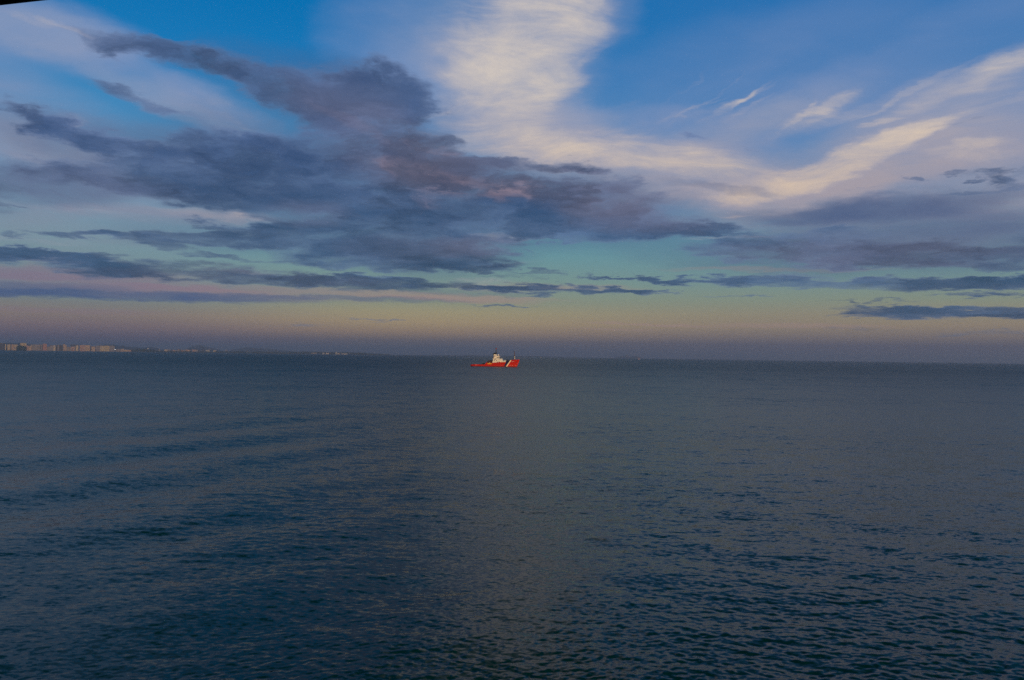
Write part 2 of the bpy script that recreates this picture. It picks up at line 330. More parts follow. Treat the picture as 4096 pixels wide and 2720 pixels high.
def sky_part(I):
    c, Ps, Pw, n_v, ntex, nd, n_t, nb, dz, az = (I[k] for k in ('clear', 'Ps', 'Pw', 'n_v', 'ntex', 'nd', 'n_t', 'nb', 'dz', 'az'))
    veil = field(Ps, VEIL_BLOBS)
    if veil:
        veil = g.math('MULTIPLY', veil, g.rng(n_v, 0.30, 0.72, 0.55, 1.12))
        veil_col = g.mix(g.rng(dz, 0.10, 0.34), lin((140, 140, 158)), lin((138, 153, 190)))
        c = g.mix(g.math('MINIMUM', veil, 0.92), c, veil_col)
    glow = field(Ps, GLOW_BLOBS)
    if glow:
        glow = g.math('MULTIPLY', glow, g.rng(ntex, 0.30, 0.64, 0.55, 1.12))
        c = g.mix(g.math('MINIMUM', glow, 0.9), c, g.mix(g.rng(dz, 0.16, 0.36), lin((172, 160, 166)), lin((158, 166, 188))))
    cir = field(Ps, CIR_BLOBS)
    if cir:
        f = g.math('ADD', cir, g.math('MULTIPLY', g.math('SUBTRACT', ntex, 0.5), g.math('MULTIPLY', g.rng(cir, 0.0, 0.3), CIR_NOISE)))
        f = g.rng(f, 0.0, 1.45, 0.0, 1.0, 'SMOOTHSTEP')
        cc = g.mix(f, lin((150, 155, 182)), g.mix(g.rng(dz, 0.16, 0.34), lin((234, 206, 172)), lin((222, 208, 192))))
        c = g.mix(g.math('MINIMUM', f, 0.95), c, cc)
    pink = field(Ps, PINK_BLOBS)
    if pink:
        pc = g.mix(g.rng(az, -0.6, 0.0), lin((134, 114, 138)), lin((166, 140, 136)))
        c = g.mix(g.math('MINIMUM', pink, 0.85), c, pc)
    shade = field(Ps, SHADE_BLOBS)
    if shade:
        c = g.mix(g.math('MULTIPLY', shade, g.rng(n_v, 0.30, 0.65, 0.7, 1.1)), c, lin((78, 97, 134)))
    dark = field(Pw, DARK_BLOBS)
    if dark:
        dens = g.math('ADD', dark, g.math('MULTIPLY', g.math('SUBTRACT', nd, 0.5), g.math('MULTIPLY', g.rng(dark, 0.0, 0.25), DARK_NOISE)))
        alpha = g.rng(dens, -0.04, 1.06)
        dk_lo = g.mix(g.rng(n_t, 0.35, 0.65), lin((50, 82, 116)), lin((66, 94, 128)))
        dk_hi = g.mix(g.rng(n_t, 0.35, 0.68), lin((52, 78, 120)), lin((78, 102, 144)))
        dk = g.mix(g.rng(dz, 0.10, 0.26), dk_lo, dk_hi)
        mauve = field(Ps, MAUVE_BLOBS)
        if mauve:
            dk = g.mix(g.math('MULTIPLY', mauve, g.rng(n_t, 0.25, 0.6, 0.5, 1.0)), dk, lin((102, 102, 126)))
        rose = field(Ps, ROSE_BLOBS)
        if rose:
            dk = g.mix(g.math('MULTIPLY', rose, g.rng(nb, 0.44, 0.64, 0.95, 0.10)), dk, lin((164, 136, 142)))
        # thin parts glow with the light of the sky behind, thick cores stay dark
        core = g.rng(dens, 0.30, 1.40)
        dk = g.mix(g.math('MULTIPLY', g.math('SUBTRACT', 1.0, core), 0.40), dk, lin((116, 128, 158)))
        dk = g.vmath('SCALE', dk, scale=g.rng(nb, 0.32, 0.68, 1.40, 0.66, 'LINEAR'))
        dk = g.vmath('SCALE', dk, scale=g.math('MULTIPLY_ADD', core, -0.20, 1.06))
        c = g.mix(g.math('MULTIPLY', alpha, 0.95), c, dk)
    b = g.node('ShaderNodeBackground')
    g.put(b.inputs['Color'], g.vmath('SCALE', c, scale=1.0 / SKY_STRENGTH))
    b.inputs['Strength'].default_value = SKY_STRENGTH
    return b.outputs[0]

CIR_NOISE, DARK_NOISE = 2.0, 3.4
SKY_STRENGTH = 0.1
clear_sky = col
pu, pv, pw_ = g.sep(P)

def branch(fac, a, b):
    m = g.node('ShaderNodeMixShader')
    g.put(m.inputs[0], fac)
    world.node_tree.links.new(a, m.inputs[1])
    world.node_tree.links.new(b, m.inputs[2])
    return m.outputs[0]

def columns(us, v0, v1):
    if len(us) == 2:
        return tile_colour((us[0], us[1], v0, v1))
    k = len(us) // 2
    right = columns(us[k:], v0, v1)
    left = columns(us[:k + 1], v0, v1)
    return branch(g.math('GREATER_THAN', pu, us[k]), left, right)

BIG = 50.0
low = columns([-BIG, -0.42, -0.22, -0.02, 0.20, 0.40, BIG], -BIG, 0.19)
mid = columns([-BIG, -0.42, -0.22, -0.02, 0.20, 0.40, BIG], 0.19, 0.50)
top = columns([-BIG, 0.0, BIG], 0.50, BIG)
front = branch(g.math('GREATER_THAN', pv, 0.19), low, branch(g.math('GREATER_THAN', pv, 0.50), mid, top))

# --- the half of the sky around the sun keeps the plain daylight model
sky = g.node('ShaderNodeTexSky', sky_type='NISHITA')
sky.sun_disc = False
sky.sun_elevation = SUN_EL
sky.sun_rotation = SUN_AZ
sky.dust_density = 0.6
bg = g.node('ShaderNodeBackground')
g.put(bg.inputs['Color'], sky.outputs[0])
bg.inputs['Strength'].default_value = SKY_STRENGTH
out = branch(g.rng(dy, -0.55, -0.10), bg.outputs[0], front)
wo = g.node('ShaderNodeOutputWorld')
world.node_tree.links.new(out, wo.inputs['Surface'])
world.cycles.sampling_method = 'MANUAL'
world.cycles.sample_map_resolution = 512

# ------------------------------------------------------------------ tagging and mesh helpers
def tag(o, label=None, cat=None, group=None, kind=None):
    if label: o["label"] = label
    if cat: o["category"] = cat
    if group: o["group"] = group
    if kind: o["kind"] = kind
    return o

def material(name):
    m = bpy.data.materials.new(name)
    m.use_nodes = True
    nt = m.node_tree
    p = nt.nodes['Principled BSDF']
    return m, nt, p

# ------------------------------------------------------------------ sea
def sea_heights(X, Y, spacing):
    """sum of short-crested wind waves plus the swells of a ship's wake, faded where the grid is too coarse"""
    rng = np.random.default_rng(11)
    Z = np.zeros_like(X)
    comps = []
    main = R(262)                          # wind waves run roughly towards the viewer
    for i in range(150):
        lam = 0.20 * (8.0 / 0.20) ** (i / 149.0)
        ang = main + rng.normal(0, 0.85 if lam < 1 else 0.55)
        k = 2 * math.pi / lam
        slope = 0.022 if lam < 0.45 else 0.022 * (0.45 / lam) ** 0.80
        comps.append((k, ang, slope / k, rng.uniform(0, 6.28), lam))
    # slow gust / patch modulation
    pm = np.zeros_like(X)
    for i in range(10):
        lam = rng.uniform(18, 80); a = rng.uniform(0, 6.28)
        pm += np.sin(2 * math.pi / lam * (X * math.cos(a) * 0.6 + Y * math.sin(a)) + rng.uniform(0, 6.28))
    pm = 1.0 + 0.16 * pm
    for k, a, amp, ph, lam in comps:
        t = k * (X * math.cos(a) + Y * math.sin(a)) + ph
        w = np.clip((lam / spacing - 2.5) / 2.5, 0, 1)
        s = np.sin(t)
        Z += amp * w * pm * (s + 0.18 * np.cos(2 * t))
    # diverging wake swells on the left
    for k, a, amp, ph, lam, cx, cy, sx, sy in (
            (2 * math.pi / 22, R(-27), 0.20, 0.4, 22, -38, 95, 40, 75),
            (2 * math.pi / 30, R(-38), 0.18, 2.0, 30, -55, 120, 55, 90),
            (2 * math.pi / 12, R(-50), 0.06, 1.0, 12, -20, 60, 26, 50),
            (2 * math.pi / 8.5, R(65), 0.04, 0.0, 8.5, 26, 55, 24, 45),
            (2 * math.pi / 13, R(74), 0.035, 1.0, 13, 20, 75, 50, 60)):
        t = k * (X * math.cos(a) + Y * math.sin(a)) + ph
        env = np.exp(-((X - cx) / sx) ** 2 - ((Y - cy) / sy) ** 2)
        w = np.clip((lam / spacing - 2.5) / 2.5, 0, 1)
        Z += amp * w * env * (np.sin(t) + 0.2 * np.cos(2 * t))
    return Z

def build_sea():
    # azimuths: fine in front, coarse behind; radii: even steps of depression angle
    front = np.arange(-42, 42.001, 0.085)
    rest = np.concatenate([np.linspace(42, 318, 90)[1:-1]])
    az = np.radians(np.concatenate([front, rest]))
    th = np.concatenate([np.linspace(0.95, 0.52, 24, endpoint=False), np.linspace(0.52, 0.020, 800, endpoint=False),
                         np.linspace(0.020, 0.0004, 90, endpoint=False)])
    rad = CAM_H / np.tan(th)
    rad = np.concatenate([rad, [55000.0, 90000.0]])
    nr, na = len(rad), len(az)
    RR, AA = np.meshgrid(rad, az, indexing='ij')
    X = RR * np.sin(AA); Y = RR * np.cos(AA)
    sp = np.gradient(rad)[:, None] * np.ones((1, na))
    daz = np.abs(np.gradient(np.unwrap(az)))[None, :] * RR
    Z = sea_heights(X, Y, np.maximum(sp, daz))
    co = np.stack([X, Y, Z], -1).reshape(-1, 3)
    co = np.vstack([co, [[0, 0, 0]]])
    i = np.arange(nr - 1)[:, None]; j = np.arange(na)[None, :]
    a = i * na + j; b = i * na + (j + 1) % na
    c = (i + 1) * na + (j + 1) % na; d = (i + 1) * na + j
    quads = np.stack([a, d, c, b], -1).reshape(-1, 4)
    centre = nr * na
    jj = np.arange(na)
    tris = np.stack([np.full(na, centre), jj, (jj + 1) % na], -1)
    me = bpy.data.meshes.new("sea")
    nq, nt = len(quads), len(tris)
    me.vertices.add(len(co)); me.vertices.foreach_set("co", co.astype(np.float32).ravel())
    me.loops.add(nq * 4 + nt * 3)
    me.loops.foreach_set("vertex_index", np.concatenate([quads.ravel(), tris.ravel()]).astype(np.int32))
    me.polygons.add(nq + nt)
    starts = np.concatenate([np.arange(nq) * 4, nq * 4 + np.arange(nt) * 3]).astype(np.int32)
    me.polygons.foreach_set("loop_start", starts)
    me.polygons.foreach_set("use_smooth", np.ones(nq + nt, dtype=bool))
    me.update(calc_edges=True)
    o = bpy.data.objects.new("sea", me)
    COL.objects.link(o)
    tag(o, "dark blue green sea with small wind waves", kind="structure")
    return o

sea = build_sea()
m_sea, nt, p = material("sea_water")
g = Graph(nt)
geo = g.node('ShaderNodeNewGeometry')
pos = geo.outputs['Position']
p.inputs['Base Color'].default_value = (0.0, 0.030, 0.024, 1)
p.inputs['Roughness'].default_value = 0.09
p.inputs['IOR'].default_value = 1.333
p.inputs['Specular IOR Level'].default_value = 0.25
p.inputs['Specular Tint'].default_value = (0.86, 0.97, 0.93, 1)
# capillary ripples and the wind waves that the far mesh cannot carry
rot = g.node('ShaderNodeMapping', vector_type='POINT')
g.put(rot.inputs['Vector'], pos)
rot.inputs['Rotation'].default_value = (0, 0, R(8))
rot.inputs['Scale'].default_value = (0.55, 1.0, 1.0)
rv = rot.outputs[0]
# wave slopes from vector noises, four sizes of wave; the larger ones take over with distance
dist = g.vmath('LENGTH', pos)
ld = g.math('LOGARITHM', g.math('MAXIMUM', dist, 10.0), 10.0)
c0 = g.noise(rv, 3.4, 3.0, 0.62, 0.4, color=True)
c1 = g.noise(rv, 0.75, 3.0, 0.6, 0.4, color=True)
c2 = g.noise(rv, 0.15, 3.0, 0.6, 0.3, color=True)
c3 = g.noise(rv, 0.022, 4.0, 0.62, 0.2, color=True)
gust = g.noise(g.vmath('MULTIPLY', pos, (0.30, 1.0, 1.0)), 0.010, 4.0, 0.62)
gust = g.rng(gust, 0.35, 0.65, 0.70, 1.20)
def slope(c, a):
    return g.vmath('SCALE', cen(c, (0.75, 1.25, 0.0)), scale=a)
S = slope(c0, g.rng(ld, 1.4, 2.2, 0.58, 0.64, 'LINEAR'))
S = g.vmath('ADD', S, slope(c1, g.rng(ld, 1.5, 2.2, 0.22, 0.52, 'LINEAR')))
S = g.vmath('ADD', S, slope(c2, g.rng(ld, 1.9, 2.8, 0.05, 0.50, 'LINEAR')))
S = g.vmath('ADD', S, slope(c3, g.rng(ld, 2.3, 3.2, 0.0, 0.60, 'LINEAR')))
S = g.vmath('SCALE', S, scale=gust)
nrm = g.vmath('NORMALIZE', g.vmath('ADD', geo.outputs['Normal'], S))
nt.links.new(nrm, p.inputs['Normal'])
g.put(p.inputs['Roughness'], g.rng(ld, 1.5, 3.1, 0.08, 0.38, 'LINEAR'))
sea.data.materials.append(m_sea)

# ------------------------------------------------------------------ materials for built things
def paint(name, rgb, rough=0.5, metal=0.0, noise_scale=1.0, amount=0.12, spec=0.4):
    """painted or bare surface with slight unevenness"""
    m, nt, p = material(name)
    q = Graph(nt)
    t = q.node('ShaderNodeTexCoord')
    n = q.noise(t.outputs['Object'], noise_scale, 5.0, 0.6)
    f = q.rng(n, 0.3, 0.7, 1.0 - amount, 1.0 + amount, 'LINEAR')
    q.put(p.inputs['Base Color'], q.vmath('SCALE', tuple(rgb[:3]), scale=f))
    p.inputs['Roughness'].default_value = rough
    p.inputs['Metallic'].default_value = metal
    p.inputs['Specular IOR Level'].default_value = spec
    return m

CREAM = paint("cream_paint", (0.80, 0.75, 0.66), 0.45)
CREAM_RUST = paint("cream_paint_rust_streaks", (0.72, 0.60, 0.46), 0.5, amount=0.25)
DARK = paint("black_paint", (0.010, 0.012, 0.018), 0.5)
GREY = paint("grey_paint", (0.28, 0.28, 0.30), 0.55)
BROWN = paint("rusty_steel", (0.085, 0.045, 0.032), 0.7, amount=0.5, noise_scale=2.5)
GLASS = paint("dark_window_glass", (0.012, 0.012, 0.016), 0.15)
YELLOW = paint("yellow_board_paint", (0.75, 0.42, 0.01), 0.5)
WHITE = paint("white_paint", (0.78, 0.76, 0.72), 0.5)
REDP = paint("red_orange_paint", (0.55, 0.035, 0.012), 0.5)
GREEN = paint("pale_green_canvas", (0.48, 0.66, 0.50), 0.6)
DECKM = paint("deck_green_grey", (0.10, 0.07, 0.06), 0.8)
BLUE_D = paint("emblem_blue_grey", (0.06, 0.08, 0.14), 0.5)

# hull paint: red topsides with the broad blue and white slanting bands, dark boot topping
HULL, nt_, p_ = material("hull_paint")
q = Graph(nt_)
t_ = q.node('ShaderNodeTexCoord')
ox, oy, oz = q.sep(t_.outputs['Object'])
def edge(x0, slope):       # 1 where X > x0 + slope * Z
    return q.math('GREATER_THAN', ox, q.math('MULTIPLY_ADD', oz, slope, x0))
e1, e2, e3 = edge(46.5, 0.55), edge(49.2, 0.72), edge(51.1, 0.70)
wear = q.noise(q.vmath('MULTIPLY', t_.outputs['Object'], (0.35, 0.35, 1.2)), 1.1, 6.0, 0.65)
redc = q.mix(q.rng(wear, 0.35, 0.70), (0.56, 0.014, 0.003, 1), (0.38, 0.014, 0.005, 1))
c = q.mix(e1, redc, (0.008, 0.014, 0.075, 1))
c = q.mix(e2, c, (0.80, 0.66, 0.50, 1))
c = q.mix(e3, c, redc)
c = q.mix(q.math('LESS_THAN', oz, 0.55), c, (0.085, 0.018, 0.014, 1))
q.put(p_.inputs['Base Color'], c)
p_.inputs['Roughness'].default_value = 0.5
p_.inputs['Specular IOR Level'].default_value = 0.2

# ------------------------------------------------------------------ mesh builder
class MB:
    def __init__(self):
        self.v, self.f = [], []
    def add(self, vs, fs):
        b = len(self.v)
        self.v += [tuple(p) for p in vs]
        self.f += [tuple(b + i for i in q_) for q_ in fs]
        return self
    def box(self, x0, x1, y0, y1, z0, z1, top=None):
        """box; top=(x0,x1,y0,y1) tapers the upper face"""
        a = top or (x0, x1, y0, y1)
        vs = [(x0, y0, z0), (x1, y0, z0), (x1, y1, z0), (x0, y1, z0), (a[0], a[2], z1), (a[1], a[2], z1), (a[1], a[3], z1), (a[0], a[3], z1)]
        return self.add(vs, [(3, 2, 1, 0), (4, 5, 6, 7), (0, 1, 5, 4), (1, 2, 6, 5), (2, 3, 7, 6), (3, 0, 4, 7)])
    def prism(self, poly, y0, y1):
        """side profile [(x, z)] extruded across the ship"""
        n = len(poly)
        vs = [(x, y0, z) for x, z in poly] + [(x, y1, z) for x, z in poly]
        fs = [tuple(range(n)), tuple(range(2 * n - 1, n - 1, -1))]
        fs += [(i + n, (i + 1) % n + n, (i + 1) % n, i) for i in range(n)]
        return self.add(vs, fs)
    def tube(self, a, b, r0, r1=None, n=8):
        r1 = r0 if r1 is None else r1
        a, b = Vector(a), Vector(b)
        d = (b - a).normalized()
        u = d.orthogonal().normalized(); w = d.cross(u)
        vs = []
        for c_, r_ in ((a, r0), (b, r1)):
            for i in range(n):
                t = 2 * math.pi * i / n
                vs.append(c_ + u * math.cos(t) * r_ + w * math.sin(t) * r_)
        fs = [(i, (i + 1) % n, (i + 1) % n + n, i + n) for i in range(n)]
        fs += [tuple(range(n - 1, -1, -1)), tuple(range(n, 2 * n))]
        return self.add(vs, fs)
    def ball(self, c_, r, sx=1, sy=1, sz=1, n=12, m=8, z_min=-1.0):
        vs, fs = [], []
        lo = math.asin(max(-1, z_min))
        for j in range(m + 1):
            la = lo + (math.pi / 2 - lo) * j / m
            for i in range(n):
                lo_ = 2 * math.pi * i / n
                vs.append((c_[0] + r * sx * math.cos(la) * math.cos(lo_), c_[1] + r * sy * math.cos(la) * math.sin(lo_), c_[2] + r * sz * math.sin(la)))
        for j in range(m):
            for i in range(n):
                fs.append((j * n + i, j * n + (i + 1) % n, (j + 1) * n + (i + 1) % n, (j + 1) * n + i))
        return self.add(vs, fs)
    def build(self, name, mat, parent=None, smooth=False):
        me = bpy.data.meshes.new(name)
        me.from_pydata(self.v, [], self.f)
        me.validate()
        if mat: me.materials.append(mat)
        if smooth:
            me.polygons.foreach_set("use_smooth", [True] * len(me.polygons))
        bm = bmesh.new(); bm.from_mesh(me)
        bmesh.ops.remove_doubles(bm, verts=bm.verts, dist=1e-5)
        bmesh.ops.recalc_face_normals(bm, faces=bm.faces)
        bm.to_mesh(me); bm.free()
        o = bpy.data.objects.new(name, me)
        COL.objects.link(o)
        if parent: o.parent = parent
        return o

def empty(name, loc, rz=0.0):
    o = bpy.data.objects.new(name, None)
    o.empty_display_size = 1.0
    COL.objects.link(o)
    o.location = loc
    o.rotation_euler = (0, 0, rz)
    return o

def on_sea(x, y_base=None, dist=None):
    """point of the sea plane seen at pixel column x, at pixel row y_base or at a given distance"""
    if y_base is not None:
        d = view_dir(x, y_base)
        k = -CAM_H / d.z
        return Vector((d.x * k, d.y * k, 0))
    d = view_dir(x, 1397 + 0.0137 * x)
    h = math.hypot(d.x, d.y)
    return Vector((d.x / h * dist, d.y / h * dist, 0))

# ------------------------------------------------------------------ the tug supply ship
ctr = on_sea(1984.2, 1466.5)
YAW = R(-8)
L0 = 68.2
org = ctr - Matrix.Rotation(YAW, 3, 'Z') @ Vector((L0 / 2, 0, 0))
ship = empty("rescue_ship", (org.x, org.y, 0), YAW)
ship.scale = (0.975, 1, 1)
tag(ship, "red rescue tug with slanting blue and white bow bands and cream superstructure", "ship")

def interp(x, pts):
    return float(np.interp(x, [p_[0] for p_ in pts], [p_[1] for p_ in pts]))
TOP = [(0, 2.3), (1.5, 2.55), (3.5, 2.75), (20.3, 2.75), (21.8, 5.0), (30, 5.1), (41.7, 6.2), (50.3, 6.45), (51.0, 8.4), (53.5, 9.1), (60, 9.55), (68.2, 10.15)]
DECKB = [(0, 5.2), (2, 6.3), (6, 7.0), (45, 7.3), (55, 6.8), (62, 4.6), (66, 2.2), (68.2, 0.35)]
WLB = [(0, 4.6), (2, 5.8), (6, 6.8), (40, 7.0), (50, 5.8), (58, 3.2), (64, 1.0), (68.2, 0.12)]
def hull_section(s):
    """s is the position along the deck edge; the stem rakes back towards the waterline"""
    top, bd, bw = interp(s, TOP), interp(s, DECKB), interp(s, WLB)
    pts = []
    for f in (-0.45, -0.2, 0.0, 0.06, 0.2, 0.4, 0.6, 0.8, 1.0):
        z = f * top if f > 0 else f * 6
        rake = 3.9 * (1 - max(f, 0)) ** 1.05 * np.clip((s - 46) / 22.2, 0, 1) ** 1.3
        stern = -0.9 * (1 - np.clip(s / 3.5, 0, 1)) * (math.sin(math.pi * min(max(f, 0), 1)) * 0.6)
        y = bw + (bd - bw) * max(f, 0) ** 1.5
        if f < 0: y *= (1 + f * 0.8)
        pts.append((s - rake + stern, y, z))
    return pts
stations = [0, .7, 1.5, 2.5, 3.5, 6, 9, 12, 15, 18, 20.3, 21.0, 21.8, 24, 27, 30, 33, 36, 39, 41.7, 44, 47, 50.3, 50.7, 51.0, 52, 53.5, 55, 57, 59, 61, 63, 64.5, 66, 67.2, 68.2]
secs = [hull_section(s) for s in stations]
mb = MB()
npt = len(secs[0])
vs, fs = [], []
for sec in secs:
    vs += [(x, -y, z) for x, y, z in reversed(sec)] + [(x, y, z) for x, y, z in sec]
m2 = 2 * npt
for i in range(len(secs) - 1):
    for j in range(m2 - 1):
        fs.append((i * m2 + j, i * m2 + j + 1, (i + 1) * m2 + j + 1, (i + 1) * m2 + j))
fs.append(tuple(range(m2)))                                     # transom
fs.append(tuple((len(secs) - 1) * m2 + k for k in range(m2)))   # stem bar
mb.add(vs, fs)
hull = mb.build("hull", HULL, ship)
# decks lie below the bulwark edge
mb = MB(); vs = []; fs = []
for s in stations[1:-1]:
    top, bd = interp(s, TOP), interp(s, DECKB)
    x, y, z = hull_section(s)[-1]
    vs += [(x, -bd * 0.97, top - 0.55), (x, bd * 0.97, top - 0.55)]
for i in range(len(stations) - 3):
    fs.append((2 * i, 2 * i + 1, 2 * i + 3, 2 * i + 2))
mb.add(vs, fs).build("deck", DECKM, ship)
# rubbing strake along the side
mb = MB()
for s0, s1 in zip(stations[3:-8], stations[4:-7]):
    for sg in (-1,):
        def pt(s):
            a_ = hull_section(s)
            z = 1.55
            zs = [p_[2] for p_ in a_]; ys = [p_[1] for p_ in a_]; xs = [p_[0] for p_ in a_]
            return (float(np.interp(z, zs, xs)), sg * (float(np.interp(z, zs, ys)) + 0.03), z)
        mb.tube(pt(s0), pt(s1), 0.11, n=6)
mb.build("rubbing_strake", REDP, hull)

def side_y(x, z):
    """half breadth of the shell at length x, height z"""
    best = None
    for s in np.linspace(max(0, x - 1), min(L0, x + 6), 60):
        a_ = hull_section(float(s))
        zs = [p_[2] for p_ in a_]
        if z > zs[-1]: continue
        xx = float(np.interp(z, zs, [p_[0] for p_ in a_]))
        if best is None or abs(xx - x) < best[0]:
            best = (abs(xx - x), float(np.interp(z, zs, [p_[1] for p_ in a_])))
    return best[1]
def plate(x0, x1, z0, z1, proud=0.04, thick=0.05, n=4):
    """flat panel lying on the starboard shell (the side the camera sees)"""
    mb = MB()
    xs = np.linspace(x0, x1, n + 1)
    for a_, b_ in zip(xs[:-1], xs[1:]):
        vs = []
        for off in (proud, proud + thick):
            for x, z in ((a_, z0), (b_, z0), (b_, z1), (a_, z1)):
                vs.append((x, -side_y(x, z) - off, z))
        mb.add(vs, [(0, 1, 2, 3), (7, 6, 5, 4), (0, 4, 5, 1), (1, 5, 6, 2), (2, 6, 7, 3), (3, 7, 4, 0)])
    return mb
plate(24.2, 29.7, 3.40, 4.55).build("yellow_board", YELLOW, hull)
# the ship's name on the bow and on the quarter: rows of small light letters too small to read
def lettering(x0, x1, z, hgt, n):
    mb = MB()
    w = (x1 - x0) / n
    rr = random.Random(3)
    for i in range(n):
        a_ = x0 + i * w
        k = rr.choice((0, 1, 2))
        for (p0, p1, q0, q1) in ([(0, .2, 0, 1), (.5, .7, 0, 1), (.2, .5, .4, .6)], [(0, .2, 0, 1), (.2, .7, .8, 1), (.2, .7, 0, .2)], [(0, .7, .8, 1), (.25, .45, 0, .8)])[k]:
            xx0, xx1, z0, z1 = a_ + p0 * w, a_ + p1 * w, z + q0 * hgt, z + q1 * hgt
            vs = [(x, -side_y(x, zz) - off, zz) for off in (0.03, 0.06) for x, zz in ((xx0, z0), (xx1, z0), (xx1, z1), (xx0, z1))]
            mb.add(vs, [(0, 1, 2, 3), (7, 6, 5, 4), (0, 4, 5, 1), (1, 5, 6, 2), (2, 6, 7, 3), (3, 7, 4, 0)])
    return mb
lettering(56.8, 60.9, 6.95, 0.46, 13).build("bow_lettering", WHITE, hull)
lettering(6.6, 9.8, 1.95, 0.38, 9).build("quarter_lettering", WHITE, hull)
for x in (55.4, 58.3, 62.6):
    mb = MB(); y = -side_y(x, 1.9)
    mb.tube((x, y + 0.05, 1.95), (x, y - 0.05, 1.95), 0.34, n=14)
    mb.build("thruster_mark", WHITE, hull)
mb = MB(); y = -side_y(63.6, 6.2)
mb.tube((63.6, y - 0.15, 5.6), (63.6, y - 0.15, 6.9), 0.16)
mb.tube((62.9, y - 0.15, 6.0), (63.6, y - 0.15, 5.6), 0.15); mb.tube((64.3, y - 0.25, 6.0), (63.6, y - 0.15, 5.6), 0.15)
mb.box(63.1, 64.2, y - 0.08, y + 0.4, 6.2, 7.1)
mb.build("anchor", DARK, hull)

# deckhouses
dh = MB()
dh.prism([(30.3, 4.5), (41.6, 5.4), (41.6, 7.6), (31.3, 7.6)], -6.2, 6.2)
dh.prism([(41.6, 5.6), (49.6, 5.9), (49.6, 8.0), (41.6, 8.15)], -5.4, 5.4)
dh.prism([(31.3, 7.6), (42.9, 7.6), (43.8, 8.1), (43.2, 10.6), (39.9, 10.4), (31.6, 10.75)], -5.9, 5.9)
dh.prism([(40.6, 10.4), (43.1, 10.6), (43.0, 11.3), (42.8, 11.3), (42.7, 10.7)], -5.85, 5.85)
dh.prism([(30.9, 10.78), (33.0, 10.78), (33.0, 10.95), (30.7, 10.95)], -6.1, 6.1)
deckhouse = dh.build("deckhouse", CREAM, ship)
MB().box(36.2, 36.9, -5.96, -5.86, 7.7, 9.4).build("door", GLASS, deckhouse)
MB().box(40.9, 41.5, -6.26, -6.16, 5.6, 7.0).build("door", GLASS, deckhouse)
for x, z in ((38.6, 9.2), (40.9, 9.9), (42.1, 9.9), (33.2, 6.3), (35.6, 6.4), (38.0, 6.5)):
    yy = -6.24 if z < 7.6 else -5.94
    MB().box(x, x + 0.45, yy, yy + 0.08, z - 0.22, z + 0.22).build("porthole", GLASS, deckhouse)
for x in (44.0, 45.8, 47.4):
    MB().box(x, x + 0.5, -5.46, -5.36, 6.9, 7.3).build("porthole", GLASS, deckhouse)
mb = MB()                                                            # stair up to the bridge deck
mb.add([(32.4, -6.5, 7.75), (33.5, -6.5, 7.75), (35.9, -6.5, 10.6), (34.8, -6.5, 10.6), (32.4, -6.0, 7.75), (33.5, -6.0, 7.75), (35.9, -6.0, 10.6), (34.8, -6.0, 10.6)],
       [(0, 1, 2, 3), (7, 6, 5, 4), (0, 4, 5, 1), (1, 5, 6, 2), (2, 6, 7, 3), (3, 7, 4, 0)])
mb.build("stair", GREY, deckhouse)
mb = MB()                                                            # lockers and gear on the side deck
rr = random.Random(5)
for x in (31.2, 33.0, 34.6, 36.9, 38.2, 39.6):
    mb = MB().box(x, x + rr.uniform(0.6, 1.2), -6.95, -6.35, 4.6, 4.9 + rr.uniform(0.3, 0.9))
    mb.build("side_locker", CREAM_RUST, ship)
mb = MB()
for x in (38.0, 40.0, 40.6):
    MB().box(x, x + 0.45, -6.9, -6.4, 5.4, 6.7).build("gas_bottle_rack", DARK, ship)
def railing(pts, h=1.0):
    mb = MB()
    for a_, b_ in zip(pts[:-1], pts[1:]):
        a_, b_ = Vector(a_), Vector(b_)
        for k in (0.5, 1.0):
            mb.tube(a_ + Vector((0, 0, h * k)), b_ + Vector((0, 0, h * k)), 0.035, n=5)
        n = max(1, int((b_ - a_).length / 1.6))
        for i in range(n + 1):
            p_ = a_.lerp(b_, i / n)
            mb.tube(p_, p_ + Vector((0, 0, h)), 0.035, n=5)
    return mb
railing([(31.0, -6.0, 10.95), (33.0, -6.0, 10.95), (38.9, -5.85, 10.6), (40.5, -5.85, 10.45)]).build("railing", GREY, deckhouse)
railing([(31.0, 6.0, 10.95), (33.0, 6.0, 10.95), (38.9, 5.85, 10.6), (40.5, 5.85, 10.45)]).build("railing", GREY, deckhouse)
railing([(43.8, -5.3, 8.1), (49.4, -5.3, 8.0), (49.4, 5.3, 8.0), (43.8, 5.3, 8.1)], 0.9).build("railing", WHITE, deckhouse)

wh = MB()
wh.prism([(32.3, 10.75), (39.6, 10.6), (39.8, 14.4), (32.3, 14.4)], -4.9, 4.9)
wh.prism([(32.1, 14.4), (40.0, 14.4), (40.0, 14.62), (32.1, 14.62)], -5.1, 5.1)
wheelhouse = wh.build("wheelhouse", CREAM, ship)
for x, z in ((36.8, 12.75), (38.3, 12.75)):
    MB().box(x, x + 0.85, -5.0, -4.88, z - 0.55, z + 0.6).build("window", GLASS, wheelhouse)
MB().box(37.8, 38.4, -5.0, -4.88, 11.2, 12.0).build("window", GLASS, wheelhouse)
for k in range(6):
    y = -4.2 + k * 1.5
    MB().box(39.74, 39.88, y, y + 1.1, 12.2, 13.4).build("window", GLASS, wheelhouse)
MB().box(33.2, 36.2, -5.02, -4.88, 11.35, 11.6).build("window", GREY, wheelhouse)

